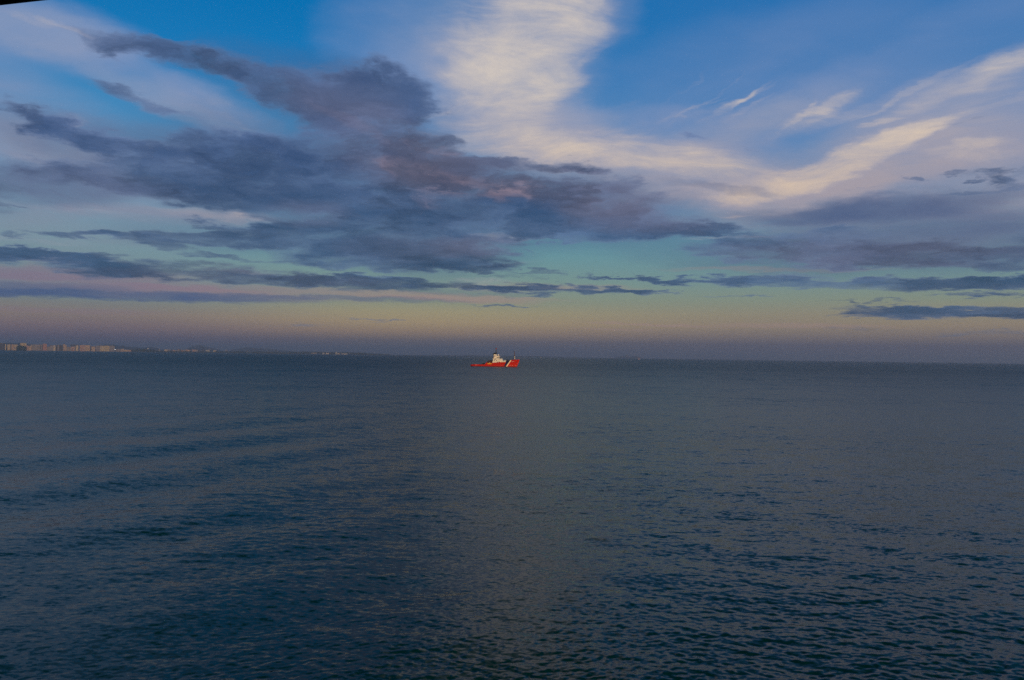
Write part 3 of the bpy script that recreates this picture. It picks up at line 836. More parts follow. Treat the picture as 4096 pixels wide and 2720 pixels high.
fn = MB()
fn.prism([(32.35, 14.62), (35.7, 14.62), (35.6, 16.75), (32.35, 16.75)], -4.6, 4.6)
funnel = fn.build("funnel", CREAM, ship)
cp = MB()
cp.prism([(30.9, 17.1), (30.9, 16.75), (35.75, 16.75), (35.6, 17.6), (34.9, 19.0), (33.3, 18.9), (31.8, 18.0)], -4.7, 4.7)
cp.build("funnel_cap", DARK, funnel)
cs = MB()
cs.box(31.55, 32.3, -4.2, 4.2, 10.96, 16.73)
cs.build("funnel_aft_shade", DARK, funnel)  # black box built in place of the shade on the funnel's aft side
em = MB()
em.add([(33.95 + 0.95 * math.cos(R(a_)) , yy, 14.1 + 1.05 * math.sin(R(a_))) for yy in (-4.98, -5.13) for a_ in range(0, 181, 20)],
       [tuple(range(10)), tuple(range(19, 9, -1))] + [(i, i + 10, i + 11, i + 1) for i in range(9)] + [(9, 19, 10, 0)])
em.build("funnel_emblem", BLUE_D, funnel)
MB().box(33.0, 35.2, -5.12, -4.92, 13.25, 13.55).build("funnel_emblem", paint("emblem_red", (0.62, 0.30, 0.22)), funnel)

ms = MB()
ms.tube((34.8, 0, 18.4), (34.7, 0, 26.0), 0.60, 0.38)
ms.tube((34.6, 0, 18.5), (35.7, 0, 19.3), 0.12)
mast = ms.build("mast", DARK, ship)
mb = MB(); mb.tube((34.7, 0, 21.3), (36.4, 0, 21.5), 0.11); mb.tube((34.7, -1.6, 21.3), (34.7, 1.6, 21.3), 0.10); mb.tube((36.3, 0, 21.3), (36.3, 0, 21.9), 0.12)
mb.build("crossarm", DARK, mast)
mb = MB(); mb.tube((34.8, 0, 19.6), (36.3, 0, 19.7), 0.11); mb.tube((36.2, 0, 19.4), (36.2, 0, 20.3), 0.18)
mb.build("crossarm", DARK, mast)
mb = MB(); mb.tube((34.7, 0, 23.9), (34.7, 0, 25.2), 0.65, n=10); mb.tube((34.3, 0, 24.5), (33.7, 0, 24.2), 0.2)
mb.build("mast_light", paint("dull_red_paint", (0.26, 0.03, 0.025)), mast)
mb = MB(); mb.ball((31.85, -0.6, 22.3), 0.42)
mb.build("signal_ball", paint("dark_red_ball", (0.09, 0.012, 0.012)), mast, smooth=True)
mb = MB(); mb.tube((34.6, 0, 24.0), (31.85, -0.6, 22.3), 0.02, n=4); mb.tube((31.85, -0.6, 22.3), (31.2, -1.0, 17.6), 0.02, n=4)
mb.build("halyard", GREY, mast)
mb = MB(); mb.tube((38.2, -1.5, 14.6), (38.2, -1.5, 15.2), 0.5, n=10)
ped = mb.build("satellite_dome", GREY, ship)
mb = MB(); mb.ball((38.2, -1.5, 16.0), 1.0, n=18, m=12)
mb.build("dome_cover", WHITE, ped, smooth=True)
railing([(35.9, -4.9, 14.62), (39.9, -4.9, 14.62), (39.9, 4.9, 14.62)], 0.8).build("railing", DARK, wheelhouse)
mb = MB()
mb.tube((31.75, -3.5, 11.9), (29.9, -3.5, 12.9), 0.10); mb.tube((31.75, -3.5, 12.6), (30.0, -3.5, 12.5), 0.08); mb.tube((31.75, -3.5, 11.2), (30.4, -3.5, 11.5), 0.1)
mb.box(29.7, 30.3, -3.8, -3.2, 12.4, 12.9)
mb.build("searchlight_bracket", BROWN, ship)

# foremast, jackstaff, gear on the forecastle
mb = MB()
mb.tube((60.8, 0, 9.0), (60.7, 0, 21.3), 0.60, 0.42)
mb.tube((60.9, -0.1, 19.3), (61.2, -0.1, 19.3), 0.25)
for z in (15.5, 17.6, 19.2, 20.4):
    mb.tube((60.7, -0.9, z), (60.7, 0.9, z), 0.08)
    mb.box(60.35, 61.1, -0.3, 0.3, z - 0.12, z + 0.12)
fore = mb.build("foremast", paint("dark_plum_paint", (0.05, 0.022, 0.035)), ship)
mb = MB(); mb.tube((61.15, -0.45, 10.6), (61.0, -0.45, 14.4), 0.34, 0.28)
mb.build("mast_ventilator", CREAM, fore)
mb = MB(); mb.tube((61.0, 0, 19.1), (61.35, 0, 19.1), 0.2)
mb.build("mast_light", WHITE, fore)
mb = MB(); mb.tube((66.9, 0, 9.6), (66.9, 0, 12.4), 0.06, n=6); mb.ball((66.9, 0, 12.7), 0.28)
mb.build("jackstaff", GREY, ship)
mb = MB()
mb.prism([(50.6, 9.9), (53.4, 9.9), (52.2, 9.2), (52.0, 8.0), (51.5, 8.0), (51.5, 9.2)], -4.6, -3.4)
mb.build("deck_crane", DARK, ship)
mb = MB(); mb.box(54.8, 56.6, -1.6, 1.6, 8.3, 9.9); mb.tube((57.5, -1.3, 9.6), (57.5, 1.3, 9.6), 0.55, n=12)
mb.build("windlass", DARK, ship)
mb = MB(); mb.tube((47.6, -3.5, 8.5), (49.2, -3.5, 8.5), 0.5, n=12)
mb.build("liferaft_canister", GREEN, ship)
mb = MB(); mb.tube((49.5, -3.3, 8.3), (50.4, -3.3, 8.3), 0.38, n=12)
mb.build("liferaft_canister", DARK, ship)

# working deck aft: towing winches, tow pins, hose reels
def reel(parent, x, y, z, r, w, mat, name="winch_drum"):
    mb = MB()
    mb.tube((x, y - w / 2, z), (x, y + w / 2, z), r * 0.75, n=16)
    mb.tube((x, y - w / 2 - 0.12, z), (x, y - w / 2, z), r, n=16)
    mb.tube((x, y + w / 2, z), (x, y + w / 2 + 0.12, z), r, n=16)
    return mb.build(name, mat, parent)
w1 = MB().box(24.6, 30.2, -4.8, 4.8, 4.5, 5.6).build("towing_winch", BROWN, ship)
for x, z, r, y in ((26.0, 6.6, 1.45, -3.0), (28.6, 6.9, 1.65, -3.0), (26.0, 6.6, 1.4, 2.6), (28.6, 6.9, 1.6, 2.6)):
    reel(w1, x, y, z, r, 2.6, BROWN)
mb = MB()
for x in (24.9, 26.9, 29.9):
    mb.box(x, x + 0.25, -5.0, -4.7, 4.6, 8.5); mb.box(x, x + 0.25, 4.7, 5.0, 4.6, 8.5)
mb.box(24.9, 30.15, -5.0, -4.72, 8.4, 8.62); mb.box(24.9, 30.15, 4.72, 5.0, 8.4, 8.62)
mb.tube((25.2, -4.9, 5.0), (29.8, -4.9, 8.3), 0.1)
for x in (24.9, 29.9):
    mb.box(x + 0.02, x + 0.23, -4.72, 4.72, 8.42, 8.6)
mb.build("winch_frame", DARK, w1)
w2 = MB().prism([(21.9, 4.6), (24.4, 4.6), (24.2, 6.4), (23.4, 7.3), (22.6, 6.8), (21.9, 5.6)], -2.6, -1.2).build("tow_hook", BROWN, ship)
reel(w2, 22.9, -4.3, 5.6, 1.0, 1.6, paint("dull_red_drum", (0.20, 0.035, 0.03)))
MB().box(25.8, 27.2, -6.6, -6.0, 4.7, 5.35).build("side_locker", WHITE, ship)
mb = MB()
for x, z, r in ((16.2, 3.0, 0.55), (17.2, 3.4, 0.75), (18.3, 3.8, 0.9), (19.4, 3.9, 0.95)):
    mb.tube((x, -6.0, z), (x, -4.4, z), r, n=12)
mb.build("rubber_fender_pile", DARK, ship)
for y in (-3.0, 3.0):
    MB().tube((3.2, y, 2.2), (3.2, y, 3.2), 0.3).build("tow_pin", DARK, ship)

# ------------------------------------------------------------------ the far shore
def hor(x):
    return 1397 + 0.0137 * x
def shore_dist(x):
    return float(np.interp(x, [-800, 0, 460, 900, 1500, 1900, 2400], [12000, 12500, 15000, 17000, 19000, 22000, 25500]))
def height_at(x, y, D):
    """height above the sea of what is seen at pixel (x, y) when it stands D metres away"""
    return CAM_H + (hor(x) - y) / F_PX * D

LAND = paint("shore_scrub", (0.055, 0.062, 0.045), 0.95, amount=0.4, noise_scale=0.01)
SAND = paint("beach_sand", (0.42, 0.34, 0.27), 0.95, amount=0.15, noise_scale=0.02)
WOOD = paint("pine_wood", (0.018, 0.030, 0.022), 1.0, amount=0.5, noise_scale=0.02)
HILLM = paint("hill_scrub", (0.035, 0.045, 0.040), 1.0, amount=0.3, noise_scale=0.002)

def strip(name, xs, rows, mat, kind="structure"):
    """terrain strip: rows = list of functions x -> (distance, height)"""
    vs, fs = [], []
    n = len(xs)
    for r_ in rows:
        for x in xs:
            D, z = r_(x)
            p_ = on_sea(x, dist=D)
            vs.append((p_.x, p_.y, z))
    for j in range(len(rows) - 1):
        for i in range(n - 1):
            a_ = j * n + i
            fs.append((a_, a_ + 1, a_ + n + 1, a_ + n))
    mb = MB().add(vs, fs)
    o = mb.build(name, mat, smooth=True)
    return tag(o, kind=kind)

xs = list(np.arange(-700, 2401, 12.0))
wob = {x: random.Random(int(x) + 9000).uniform(-1, 1) for x in xs}
def land_h(x):
    return float(np.interp(x, [-700, 470, 520, 1100, 1200, 1500, 1560, 1700, 1900, 2050, 2150, 2230, 2330, 2400], [3, 3, 5, 6, 8, 8, 6, 12, 22, 30, 28, 18, 8, 0]))
shore = strip("shore", xs, [
    lambda x: (shore_dist(x) + 60 + 30 * wob[x], -0.8), lambda x: (shore_dist(x) + 160, 0.35 * land_h(x)), lambda x: (shore_dist(x) + 420, land_h(x) * (1 + 0.12 * wob[x])),
    lambda x: (shore_dist(x) + 2500, land_h(x) * 1.0), lambda x: (shore_dist(x) + 3200, -1.0)], LAND)
xb = list(np.arange(95, 500, 9.0))
beach = strip("beach", xb, [lambda x: (shore_dist(x) - 10, -0.8), lambda x: (shore_dist(x) + 90, 3.4), lambda x: (shore_dist(x) + 190, 3.6), lambda x: (shore_dist(x) + 230, 0.5)], SAND)

def ridge(name, prof, D, depth=2600, seed=1):
    """hill range: prof = [(x, y_top)] in the photograph, standing D metres off"""
    x0, x1 = prof[0][0], prof[-1][0]
    xs_ = list(np.linspace(x0, x1, 60))
    rr = random.Random(seed)
    ph = [rr.uniform(0, 6.28) for _ in range(6)]
    def top(x):
        y = interp(x, prof)
        z = max(height_at(x, y, D), 0.5)
        edge_ = min(1.0, (x - x0) / 25.0, (x1 - x) / 25.0)
        bump = sum(math.sin(x * f + p_) for f, p_ in zip((0.05, 0.11, 0.17, 0.31, 0.47, 0.7), ph)) * 0.018
        return z * (1 + bump) * max(edge_, 0.02)
    return strip(name, xs_, [lambda x: (D - depth, -1.0), lambda x: (D - depth * 0.6, top(x) * 0.45 * (1 + 0.2 * math.sin(x * 0.13 + seed))),
                             lambda x: (D - depth * 0.25, top(x) * 0.80), lambda x: (D, top(x)), lambda x: (D + depth * 0.5, top(x) * 0.6), lambda x: (D + depth, -1.0)], HILLM)
ridge("hills", [(-700, 1378), (0, 1376), (70, 1375), (130, 1380), (200, 1392), (300, 1398), (330, 1402)], 24000, seed=2)
ridge("hills", [(330, 1402), (370, 1390), (400, 1382), (440, 1380), (480, 1384), (520, 1388), (560, 1392), (580, 1391), (600, 1389), (625, 1392), (660, 1400), (690, 1406)], 26000, seed=5)
ridge("hills", [(720, 1406), (750, 1395), (770, 1386), (785, 1383), (800, 1382.5), (815, 1384), (835, 1390), (850, 1394), (880, 1400), (905, 1408)], 30000, seed=7)
ridge("hills", [(900, 1408), (940, 1396), (990, 1391), (1040, 1392), (1080, 1396), (1130, 1401), (1180, 1407), (1220, 1412)], 32000, seed=8)
ridge("hills", [(2450, 1430), (2480, 1425), (2510, 1422), (2540, 1425), (2580, 1431)], 34000, seed=3)

# far wood behind the beach huts: one ragged mass
def woodland(x0, x1, ytop, D, name="woodland"):
    rr = random.Random(int(x0))
    mb = MB()
    x = x0
    while x < x1:
        Dx = D(x) if callable(D) else D
        z = max(height_at(x, ytop(x) + rr.uniform(-0.7, 0.7), Dx), 6)
        for k in range(2):
            p_ = on_sea(x + rr.uniform(-1, 1), dist=Dx + 60 * k + rr.uniform(-30, 30))
            r_ = rr.uniform(9, 15)
            mb.ball((p_.x, p_.y, z * rr.uniform(0.45, 0.55)), z * 0.52, sx=r_ / (z * 0.5), sy=r_ / (z * 0.5), sz=1.0, n=6, m=4)
        x += rr.uniform(1.6, 2.8)
    o = mb.build(name, WOOD)
    return tag(o, "dark far wood along the low shore", kind="stuff")
woodland(1120, 1560, lambda x: interp(x, [(1120, 1408), (1200, 1406.5), (1250, 1407), (1300, 1408), (1380, 1409), (1440, 1411), (1500, 1414), (1560, 1417.5)]), 18700)
woodland(515, 640, lambda x: interp(x, [(515, 1400), (550, 1397), (590, 1397), (640, 1403)]), 15700)
woodland(600, 1120, lambda x: hor(x) - 2.0 + 0.7 * math.sin(x * 0.09) - (2.5 if x > 860 else 0), lambda x: shore_dist(x) + 380)
woodland(68, 103, lambda x: interp(x, [(68, 1386), (80, 1384.5), (103, 1387)]), 12650)

# --- facades: rows of dark windows and balcony slabs as a surface pattern
def facade(name, rgb, dark=0.35):
    rgb = tuple(0.70 * v for v in rgb)
    m, nt, p = material(name)
    q = Graph(nt)
    t = q.node('ShaderNodeTexCoord')
    x_, y_, z_ = q.sep(t.outputs['Object'])
    b = q.node('ShaderNodeTexBrick')
    b.offset = 0.0
    q.put(b.inputs['Vector'], q.comb(q.math('ADD', x_, y_), z_))
    b.inputs['Color1'].default_value = (dark * rgb[0], dark * rgb[1], dark * rgb[2] * 1.1, 1)
    b.inputs['Color2'].default_value = (dark * 1.5 * rgb[0], dark * 1.5 * rgb[1], dark * 1.6 * rgb[2], 1)
    b.inputs['Mortar'].default_value = (*rgb, 1)
    b.inputs['Scale'].default_value = 1.0
    b.inputs['Brick Width'].default_value = 4.2
    b.inputs['Row Height'].default_value = 3.1
    b.inputs['Mortar Size'].default_value = 0.85
    q.put(p.inputs['Base Color'], b.outputs[0])
    p.inputs['Roughness'].default_value = 0.85
    return m
FAC = {
    'cream': facade("cream_facade", (0.62, 0.53, 0.40)), 'tan': facade("tan_facade", (0.52, 0.39, 0.28)), 'pink': facade("pink_facade", (0.47, 0.32, 0.28)),
    'grey': facade("grey_facade", (0.28, 0.26, 0.28)), 'red': facade("brick_red_facade", (0.46, 0.26, 0.22)), 'slate': facade("slate_facade", (0.07, 0.08, 0.12)),
    'yellow': facade("yellow_facade", (0.56, 0.47, 0.30)), 'white': facade("white_facade", (0.48, 0.47, 0.48))}
ROOF = paint("flat_roof", (0.16, 0.14, 0.13), 0.9)
ORD = "first second third fourth fifth sixth seventh eighth ninth tenth eleventh twelfth thirteenth fourteenth fifteenth sixteenth seventeenth eighteenth nineteenth twentieth".split()
def ordinal(n):
    if n <= 20: return ORD[n - 1]
    tens = {2: "twenty", 3: "thirty", 4: "forty"}[n // 10]
    return (tens + "-" + ORD[n % 10 - 1]) if n % 10 else {2: "twentieth", 3: "thirtieth", 4: "fortieth"}[n // 10]

def tower(name, x0, x1, ytop, col, D, yaw, label, group, shape="slab", cat="building", zb=1.0):
    xm = 0.5 * (x0 + x1)
    c_ = on_sea(xm, dist=D)
    z1 = height_at(xm, ytop, D)
    full = (x1 - x0) / F_PX * D
    view = math.atan2(c_.x, c_.y)
    a_ = abs(yaw)
    depth = min(18.0, full * 0.45) if a_ > 0.05 else 18.0
    w = max((full - depth * math.sin(a_)) / math.cos(a_), full * 0.4)
    root = empty(name, (c_.x, c_.y, 0), -view + yaw)
    tag(root, label, cat, group)
    wl = MB().box(-w / 2, w / 2, -depth / 2, depth / 2, zb, z1)
    if shape == "steps":
        wl.box(-w / 2 - 0.18 * w, -w / 2, -depth / 2 + 2, depth / 2 - 2, zb, zb + (z1 - zb) * 0.84)
    if shape == "bays":
        n = max(2, int(w / 14))
        for k in range(n):
            xa = -w / 2 + (k + 0.25) * w / n
            wl.box(xa, xa + 0.5 * w / n, -depth / 2 - 2.4, -depth / 2, zb + 3, z1 - 2)
    wl.build("wall", FAC[col], root)
    rf = MB().box(-w / 2 - 0.5, w / 2 + 0.5, -depth / 2 - 0.5, depth / 2 + 0.5, z1, z1 + 0.9)
    if shape == "arch":
        rf = MB()
        prof = [(-w / 2, z1)] + [(-w / 2 + w * k / 8, z1 + 5.5 * math.sin(math.pi * k / 8)) for k in range(1, 8)] + [(w / 2, z1)]
        rf.prism(prof, -depth / 2, depth / 2)
        rf.build("roof", FAC[col], root)
    elif shape == "hip":
        MB().box(-w / 2 - 1, w / 2 + 1, -depth / 2 - 1, depth / 2 + 1, z1, z1 + 4.5, top=(-w / 2 + 5, w / 2 - 5, -1, 1)).build("roof", paint("tiled_roof", (0.12, 0.07, 0.06), 0.9), root)
    else:
        k = 0.3
        rf.box(-w * 0.12, w * 0.12, -3, 3, z1 + 0.9, z1 + 4.2)
        rf.build("roof", ROOF, root)
    return root

WORDS = {'cream': "cream", 'tan': "tan", 'pink': "pinkish", 'grey': "grey", 'red': "brick red", 'slate': "dark slate grey", 'yellow': "yellowish", 'white': "white"}
HOW = {'slab': "flat roofed", 'steps': "stepped", 'bays': "balconied", 'arch': "round topped", 'hip': "hip roofed"}
# x0, x1, top row, colour, yaw, shape, set back
ROW = [(-9, 14, 1376.5, 'slate', 0.0, 'bays', 0), (14.5, 22.5, 1380, 'cream', 0.35, 'slab', 0), (23.5, 29.5, 1381.5, 'slate', 0.0, 'slab', 60), (30, 38, 1380.5, 'cream', 0.4, 'bays', 0),
       (38.5, 46, 1381.5, 'grey', 0.1, 'slab', 40), (46.5, 56.5, 1381, 'tan', 0.45, 'bays', 0), (57, 69, 1381.5, 'yellow', 0.5, 'steps', 0), (83, 102, 1376, 'yellow', 0.35, 'bays', 420),
       (102.5, 113, 1385, 'pink', 0.1, 'hip', 0), (113.5, 124, 1387, 'tan', 0.2, 'slab', 0), (124.5, 155, 1381.5, 'grey', 0.15, 'bays', 60), (156, 161.5, 1381, 'slate', 0.0, 'slab', 30),
       (162, 167, 1381, 'grey', 0.2, 'slab', 0), (167.5, 171, 1382, 'slate', 0.0, 'slab', 20), (172, 185, 1379, 'red', 0.2, 'bays', 0), (186, 198.5, 1389, 'grey', 0.1, 'slab', 0),
       (199, 211, 1384.5, 'grey', 0.25, 'hip', 20), (211.5, 220.5, 1384, 'cream', 0.45, 'slab', 0), (221, 228.5, 1382.5, 'slate', 0.0, 'slab', 10), (229, 235, 1382.5, 'grey', 0.2, 'slab', 0),
       (235.5, 250, 1382, 'slate', 0.0, 'bays', 20), (251, 258, 1380.5, 'tan', 0.45, 'slab', 0), (258.5, 265, 1383, 'tan', 0.5, 'arch', 10), (266, 281.5, 1389, 'grey', 0.1, 'bays', 0),
       (282, 297, 1388.5, 'pink', 0.3, 'steps', 0), (285, 311, 1382, 'slate', 0.0, 'hip', 150), (303, 311.5, 1384, 'cream', 0.3, 'slab', 0), (320, 336, 1383, 'pink', 0.2, 'bays', 0),
       (336.5, 357, 1383, 'tan', 0.3, 'steps', 0), (359, 365, 1386, 'slate', 0.0, 'slab', 60), (366, 379, 1388, 'tan', 0.3, 'hip', 0), (384.5, 399, 1385.5, 'grey', 0.1, 'arch', 0),
       (400, 416, 1385.5, 'yellow', 0.35, 'bays', 0), (417.5, 435, 1385, 'yellow', 0.4, 'slab', 0), (436, 455.5, 1386, 'grey', 0.15, 'arch', 0)]
for i, (x0, x1, yt, c_, yaw, shp, back) in enumerate(ROW):
    tower("apartment_block", x0, x1, yt, c_, shore_dist(x0) + 260 + back, yaw,
          f"{HOW[shp]} {WORDS[c_]} block, {ordinal(i + 1)} from the left in the tall waterfront row", "tall apartment blocks on the far waterfront", shp, zb=2.5)
# lower houses, sheds and harbour buildings further along
LOW = [(463, 478, 1396.5, 'grey', 'slab', "dark low hall just right of the tall row and its lamp"), (483, 493, 1396, 'tan', 'slab', "small tan house standing above the beach end"),
       (494, 511, 1399.5, 'tan', 'steps', "long low tan sheds right of the small tan house"), (512, 524, 1400.5, 'pink', 'slab', "low pinkish house before the dark wood"),
       (525, 536, 1400.5, 'tan', 'hip', "low tan house with hipped roof before the dark wood"), (559, 569, 1403, 'white', 'slab', "pale shed on the waterline below the dark wood"),
       (597, 611, 1399.5, 'grey', 'slab', "grey shed right of the pale water tower"), (612, 640, 1401.5, 'grey', 'slab', "very long greyish warehouse right of the water tower"),
       (658, 668, 1399, 'cream', 'slab', "short cream block left of the far town"), (669, 680, 1398.5, 'grey', 'bays', "grey block beside the short cream one")]
for x0, x1, yt, c_, shp, lab in LOW:
    tower("low_building", x0, x1, yt, c_, shore_dist(x0) + 450, 0.05, lab, "low buildings along the shore", shp, zb=3.0)
rr = random.Random(21)
x = 684; k = 0
while x < 818:
    w = rr.uniform(5, 10); k += 1
    c_ = rr.choice(['pink', 'grey', 'slate', 'grey', 'pink', 'slate', 'tan'])
    tower("town_house", x, x + w, hor(x) - rr.uniform(5.5, 9.5), c_, shore_dist(x) + 900, rr.uniform(0, 0.2),
          f"hazy {WORDS[c_]} block, {ordinal(k)} from the left in the faint far town", "hazy blocks of the far town", rr.choice(['slab', 'hip']), zb=3.0)
    x += w + rr.uniform(0, 1.5)
for x0, x1, yt, c_, lab in [(823, 829, 1400, 'white', "left one of two bright white blocks right of the far town"), (830.5, 838, 1400, 'white', "right one of two bright white blocks right of the far town"),
                            (854, 864, 1401.5, 'cream', "lone pale block between the white pair and the white ferry"), (901, 908, 1401, 'grey', "narrow faint block behind the white ferry"), (984, 992, 1405, 'grey', "small faint shed in the middle of the wooded shore")]:
    tower("town_house", x0, x1, yt, c_, shore_dist(x0) + 700, 0.1, lab, "hazy blocks of the far town", zb=3.0)
for x0, x1, yt, c_, shp, lab in [(1246, 1266, 1411, 'grey', 'slab', "long dull grey shed below the left of the far wood"), (1290, 1298, 1411, 'white', 'hip', "white beach hall at the left below the far wood"),
                            (1304, 1315, 1411.5, 'cream', 'hip', "cream hall left of the small white tower"), (1348, 1353, 1411.5, 'white', 'slab', "small white house just right of the small white tower"),
                            (1349, 1358, 1414, 'cream', 'slab', "flat cream building on the quay right of the tower"), (1366, 1389, 1414, 'white', 'slab', "longest white building on the quay at the right end")]:
    tower("low_building", x0, x1, yt, c_, 18400, 0.0, lab, "pale buildings below the far wood", shp, zb=2.0)
def slim_tower(name, x, ytop, D, r, col, label, cat, bulge=True):
    c_ = on_sea(x, dist=D)
    root = empty(name, (c_.x, c_.y, 0))
    tag(root, label, cat)
    z = height_at(x, ytop, D)
    MB().tube((0, 0, 1), (0, 0, z * 0.8), r, r * 0.8, n=12).build("shaft", col, root)
    MB().tube((0, 0, z * 0.8), (0, 0, z), r * (1.7 if bulge else 1.0), r * 1.3, n=12).build("tank" if bulge else "lantern", col, root)
    return root
slim_tower("water_tower", 591.5, 1393.5, 15800, 5, WHITE, "pale slim water tower rising out of the dark wood", "water tower")
slim_tower("water_tower", 637.5, 1395, 16200, 4, GREY, "faint grey water tower above the very long greyish warehouse", "water tower")
slim_tower("lighthouse", 1344, 1409, 18300, 8, WHITE, "small white tower below the far wood", "tower", bulge=False)

# lit lamp at the end of the tall row
lp = on_sea(459.6, dist=shore_dist(459) + 150)
lamp = empty("floodlight", (lp.x, lp.y, 0))
tag(lamp, "bright white lamp shining at the right end of the tall row", "lamp")
zl = height_at(459.6, 1398.3, shore_dist(459) + 150)
MB().tube((0, 0, 0.5), (0, 0, zl - 3), 0.6, 0.4).build("pole", GREY, lamp)
GLOW, nt_, p_ = material("lamp_glow")
p_.inputs['Emission Color'].default_value = (0.95, 0.97, 1.0, 1)
p_.inputs['Emission Strength'].default_value = 3.0
MB().ball((0, 0, zl), 4.5, n=10, m=6).build("lamp_head", GLOW, lamp)

# ------------------------------------------------------------------ small boats far out
def boat(name, x, ybase, length, col, cabin_col, label, cat, mast=0.0, cabin=(0.05, 0.45, 0.55), hull_h=0.16, sail=False, D=None):
    p_ = on_sea(x, y_base=ybase) if D is None else on_sea(x, dist=D)
    root = empty(name, (p_.x, p_.y, 0), -math.atan2(p_.x, p_.y))
    tag(root, label, cat)
    Lh, B, H = length / 2, length * 0.14, length * hull_h
    rings = []
    for s, b, z in ((-1, .75, .8), (-.7, .95, .75), (0, 1, .75), (.5, .8, .85), (.85, .35, 1.0), (1, .03, 1.1)):
        k = 0.86
        rings.append([(s * Lh, -b * B, z * H), (s * Lh * k, -b * B * 0.6, -0.6), (s * Lh * k, b * B * 0.6, -0.6), (s * Lh, b * B, z * H)])
    vs = [v_ for r_ in rings for v_ in r_]
    fs = []
    for i in range(len(rings) - 1):
        for j in range(4):
            fs.append((i * 4 + j, i * 4 + (j + 1) % 4, (i + 1) * 4 + (j + 1) % 4, (i + 1) * 4 + j))
    fs += [(0, 1, 2, 3), tuple(4 * (len(rings) - 1) + k for k in range(4))]
    MB().add(vs, fs).build("hull", col, root)
    c0, c1, ch = cabin
    MB().box(-Lh + length * c0, -Lh + length * c1, -B * .7, B * .7, H * 0.6, H + ch * H * 2, top=(-Lh + length * c0, -Lh + length * (c1 - 0.05), -B * .6, B * .6)).build("cabin", cabin_col, root)
    if mast:
        mm = MB().tube((0.05 * length, 0, H * 0.6), (0.05 * length, 0, mast), 0.012 * length, n=6).build("mast", DARK, root)
        if sail:
            MB().prism([(0.04 * length, H + 1), (0.04 * length, mast), (-0.42 * length, H + 1)], -0.05, 0.05).build("sail", GREY, root)
    return root
PINKW = paint("pale_pink_hull", (0.72, 0.50, 0.50), 0.6)
boat("fishing_boat", 2555.5, 1437.0, 22, PINKW, BROWN, "tiny pinkish white boat near the horizon right of the red tug", "boat", cabin=(0.3, 0.7, 1.1), hull_h=0.3)
boat("motor_boat", 2164.0, 1430.2, 16, WHITE, DARK, "tiny white boat just off the low shore beyond the tug's bow", "boat", cabin=(0.4, 0.8, 1.0), hull_h=0.16)
boat("fishing_boat", 3006.5, 1441.3, 30, DARK, DARK, "tiny dark fishing boat on the horizon with a raised stern", "boat", mast=13, cabin=(0.45, 0.65, 0.9), hull_h=0.13)
boat("sailing_boat", 3909.0, 1453.0, 14, DARK, DARK, "barely visible sailing boat on the horizon at the far right", "boat", mast=38, cabin=(0.3, 0.6, 0.5), sail=False)
boat("ferry", 907.0, 1411.8, 26, WHITE, WHITE, "small white ferry lying off the far town", "boat", cabin=(0.1, 0.8, 1.2), hull_h=0.16)

# ------------------------------------------------------------------ gulls high over the water
GULL = paint("gull_grey", (0.07, 0.06, 0.055), 0.8)
def gull_mesh(flap):
    mb = MB()
    v = [(0.26, 0, 0), (0.10, 0.07, 0), (-0.18, 0.05, 0), (-0.34, 0, 0.02), (-0.18, -0.05, 0), (0.10, -0.07, 0), (0, 0, 0.08), (0, 0, -0.08)]
    mb.add(v, [(0, 1, 6), (1, 2, 6), (2, 3, 6), (3, 4, 6), (4, 5, 6), (5, 0, 6), (1, 0, 7), (2, 1, 7), (3, 2, 7), (4, 3, 7), (5, 4, 7), (0, 5, 7)])
    for sg in (-1, 1):
        w = []
        for y, z, c_ in ((0.04, 0.03, 0.22), (0.32, 0.10 + flap, 0.24), (0.72, 0.02 + flap * 0.6, 0.06)):
            xo = 0.04 if y < 0.5 else -0.16
            w += [(xo + c_ / 2, sg * y, z), (xo - c_ / 2, sg * y, z), (xo, sg * y, z + 0.02)]
        mb.add(w, [(0, 1, 4, 3), (3, 4, 7, 6), (0, 2, 5, 3), (2, 1, 4, 5), (3, 5, 8, 6), (5, 4, 7, 8)])
    return mb
where = ["darker right one of the pair left of centre above the horizon glow", "paler left one of the pair above the horizon glow", "faint one trailing left behind that pair",
         "right one of the two low over the far town", "left one of the two low over the far town", "small one above the thin cloud right of the tug, highest of all",
         "one at the upper rim of the dark cloud band right of the tug", "one in the greenish sky right of the tug, below the others"]
spots = [(1408.6, 1292.6, 850), (1400.5, 1292.7, 1000), (1371.6, 1294, 1300), (853.2, 1304.4, 1000), (846.6, 1305, 950), (2322.8, 1115.7, 950), (2220.2, 1141.6, 900), (2385.0, 1241.0, 1300)]
proto = None
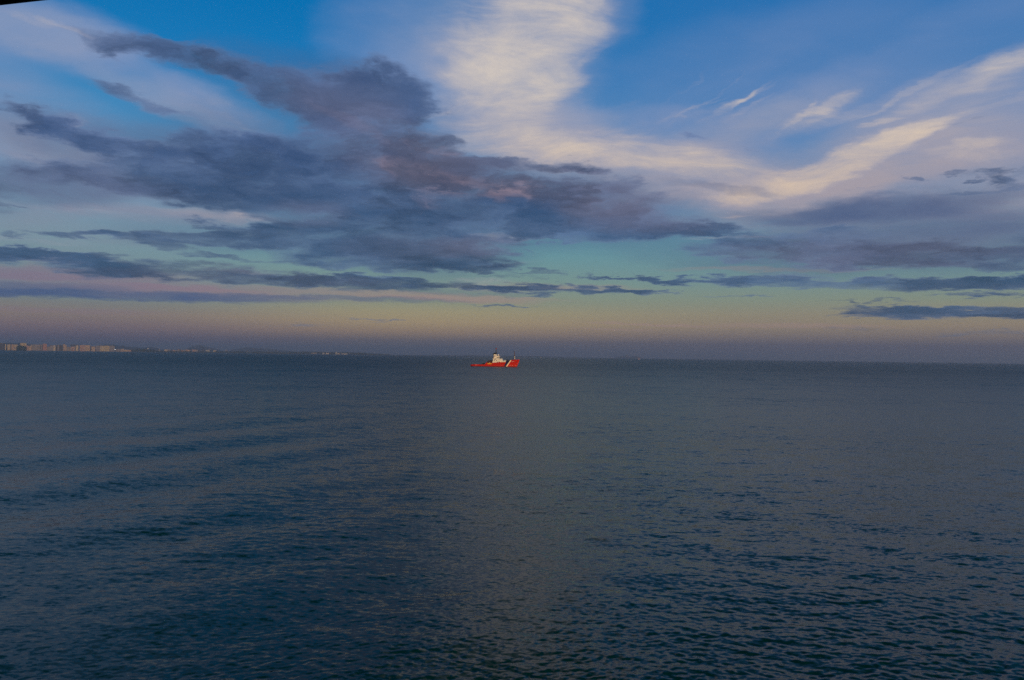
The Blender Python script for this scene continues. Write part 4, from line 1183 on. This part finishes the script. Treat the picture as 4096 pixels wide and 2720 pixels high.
for i, ((x, y, D), wtxt) in enumerate(zip(spots, where)):
    if proto is None:
        o = proto = gull_mesh(0.12).build("gull", GULL)
    else:
        o = proto.copy(); COL.objects.link(o)
    d = view_dir(x, y)
    o.location = Vector((0, 0, CAM_H)) + d * D
    o.rotation_euler = (0.25 - 0.1 * (i % 3), 0.1, 0.4 + 1.7 * i)
    o.scale = (1.25, 1.25, 1.25)
    tag(o, "flying gull, " + wtxt, "bird", "gulls flying over the sea")

# ------------------------------------------------------------------ the deck above the viewer, its edge in the top left corner
def deck_edge(x, h=1.15):
    d = view_dir(x, 21.5 - 0.112 * x)
    k = h / d.z
    return Vector((d.x * k, d.y * k, CAM_H + h))
A_, B_ = deck_edge(-2200), deck_edge(1400)
dirn = (B_ - A_).normalized(); back = Vector((dirn.y, -dirn.x, 0))
if back.y > 0: back = -back
over = empty("deck_overhang", (A_ + B_) / 2)
tag(over, "blurred black edge of the deck overhead in the top left corner", "deck edge")
org_ = over.location.copy()
def slab(a_, b_, depth, z0, z1, out=0.0):
    p_ = [a_ - back * out, b_ - back * out, b_ + back * depth, a_ + back * depth]
    vs = [(v_.x - org_.x, v_.y - org_.y, z0) for v_ in p_] + [(v_.x - org_.x, v_.y - org_.y, z1) for v_ in p_]
    return MB().add(vs, [(0, 1, 2, 3), (7, 6, 5, 4), (0, 4, 5, 1), (1, 5, 6, 2), (2, 6, 7, 3), (3, 7, 4, 0)])
BLACKP = paint("black_steel", (0.012, 0.011, 0.008), 0.7)
slab(A_, B_, 0.12, 0.0, 0.30).build("edge_beam", BLACKP, over)
slab(A_ + back * 0.12, B_ + back * 0.12, 3.2, 0.06, 0.26).build("soffit", BLACKP, over)

# ------------------------------------------------------------------ sea air
hz = MB().box(-96000, 96000, -96000, 96000, -3.0, 330.0).build("haze", None)
tag(hz, "thin blue sea haze", kind="stuff")
mh = bpy.data.materials.new("haze_air")
mh.use_nodes = True
nt_ = mh.node_tree
nt_.nodes.clear()
om = nt_.nodes.new('ShaderNodeOutputMaterial')
pv_ = nt_.nodes.new('ShaderNodeVolumePrincipled')
pv_.inputs['Color'].default_value = (0.77, 0.77, 0.84, 1)
pv_.inputs['Density'].default_value = 5.0e-5
pv_.inputs['Anisotropy'].default_value = 0.6
nt_.links.new(pv_.outputs[0], om.inputs['Volume'])
hz.data.materials.append(mh)
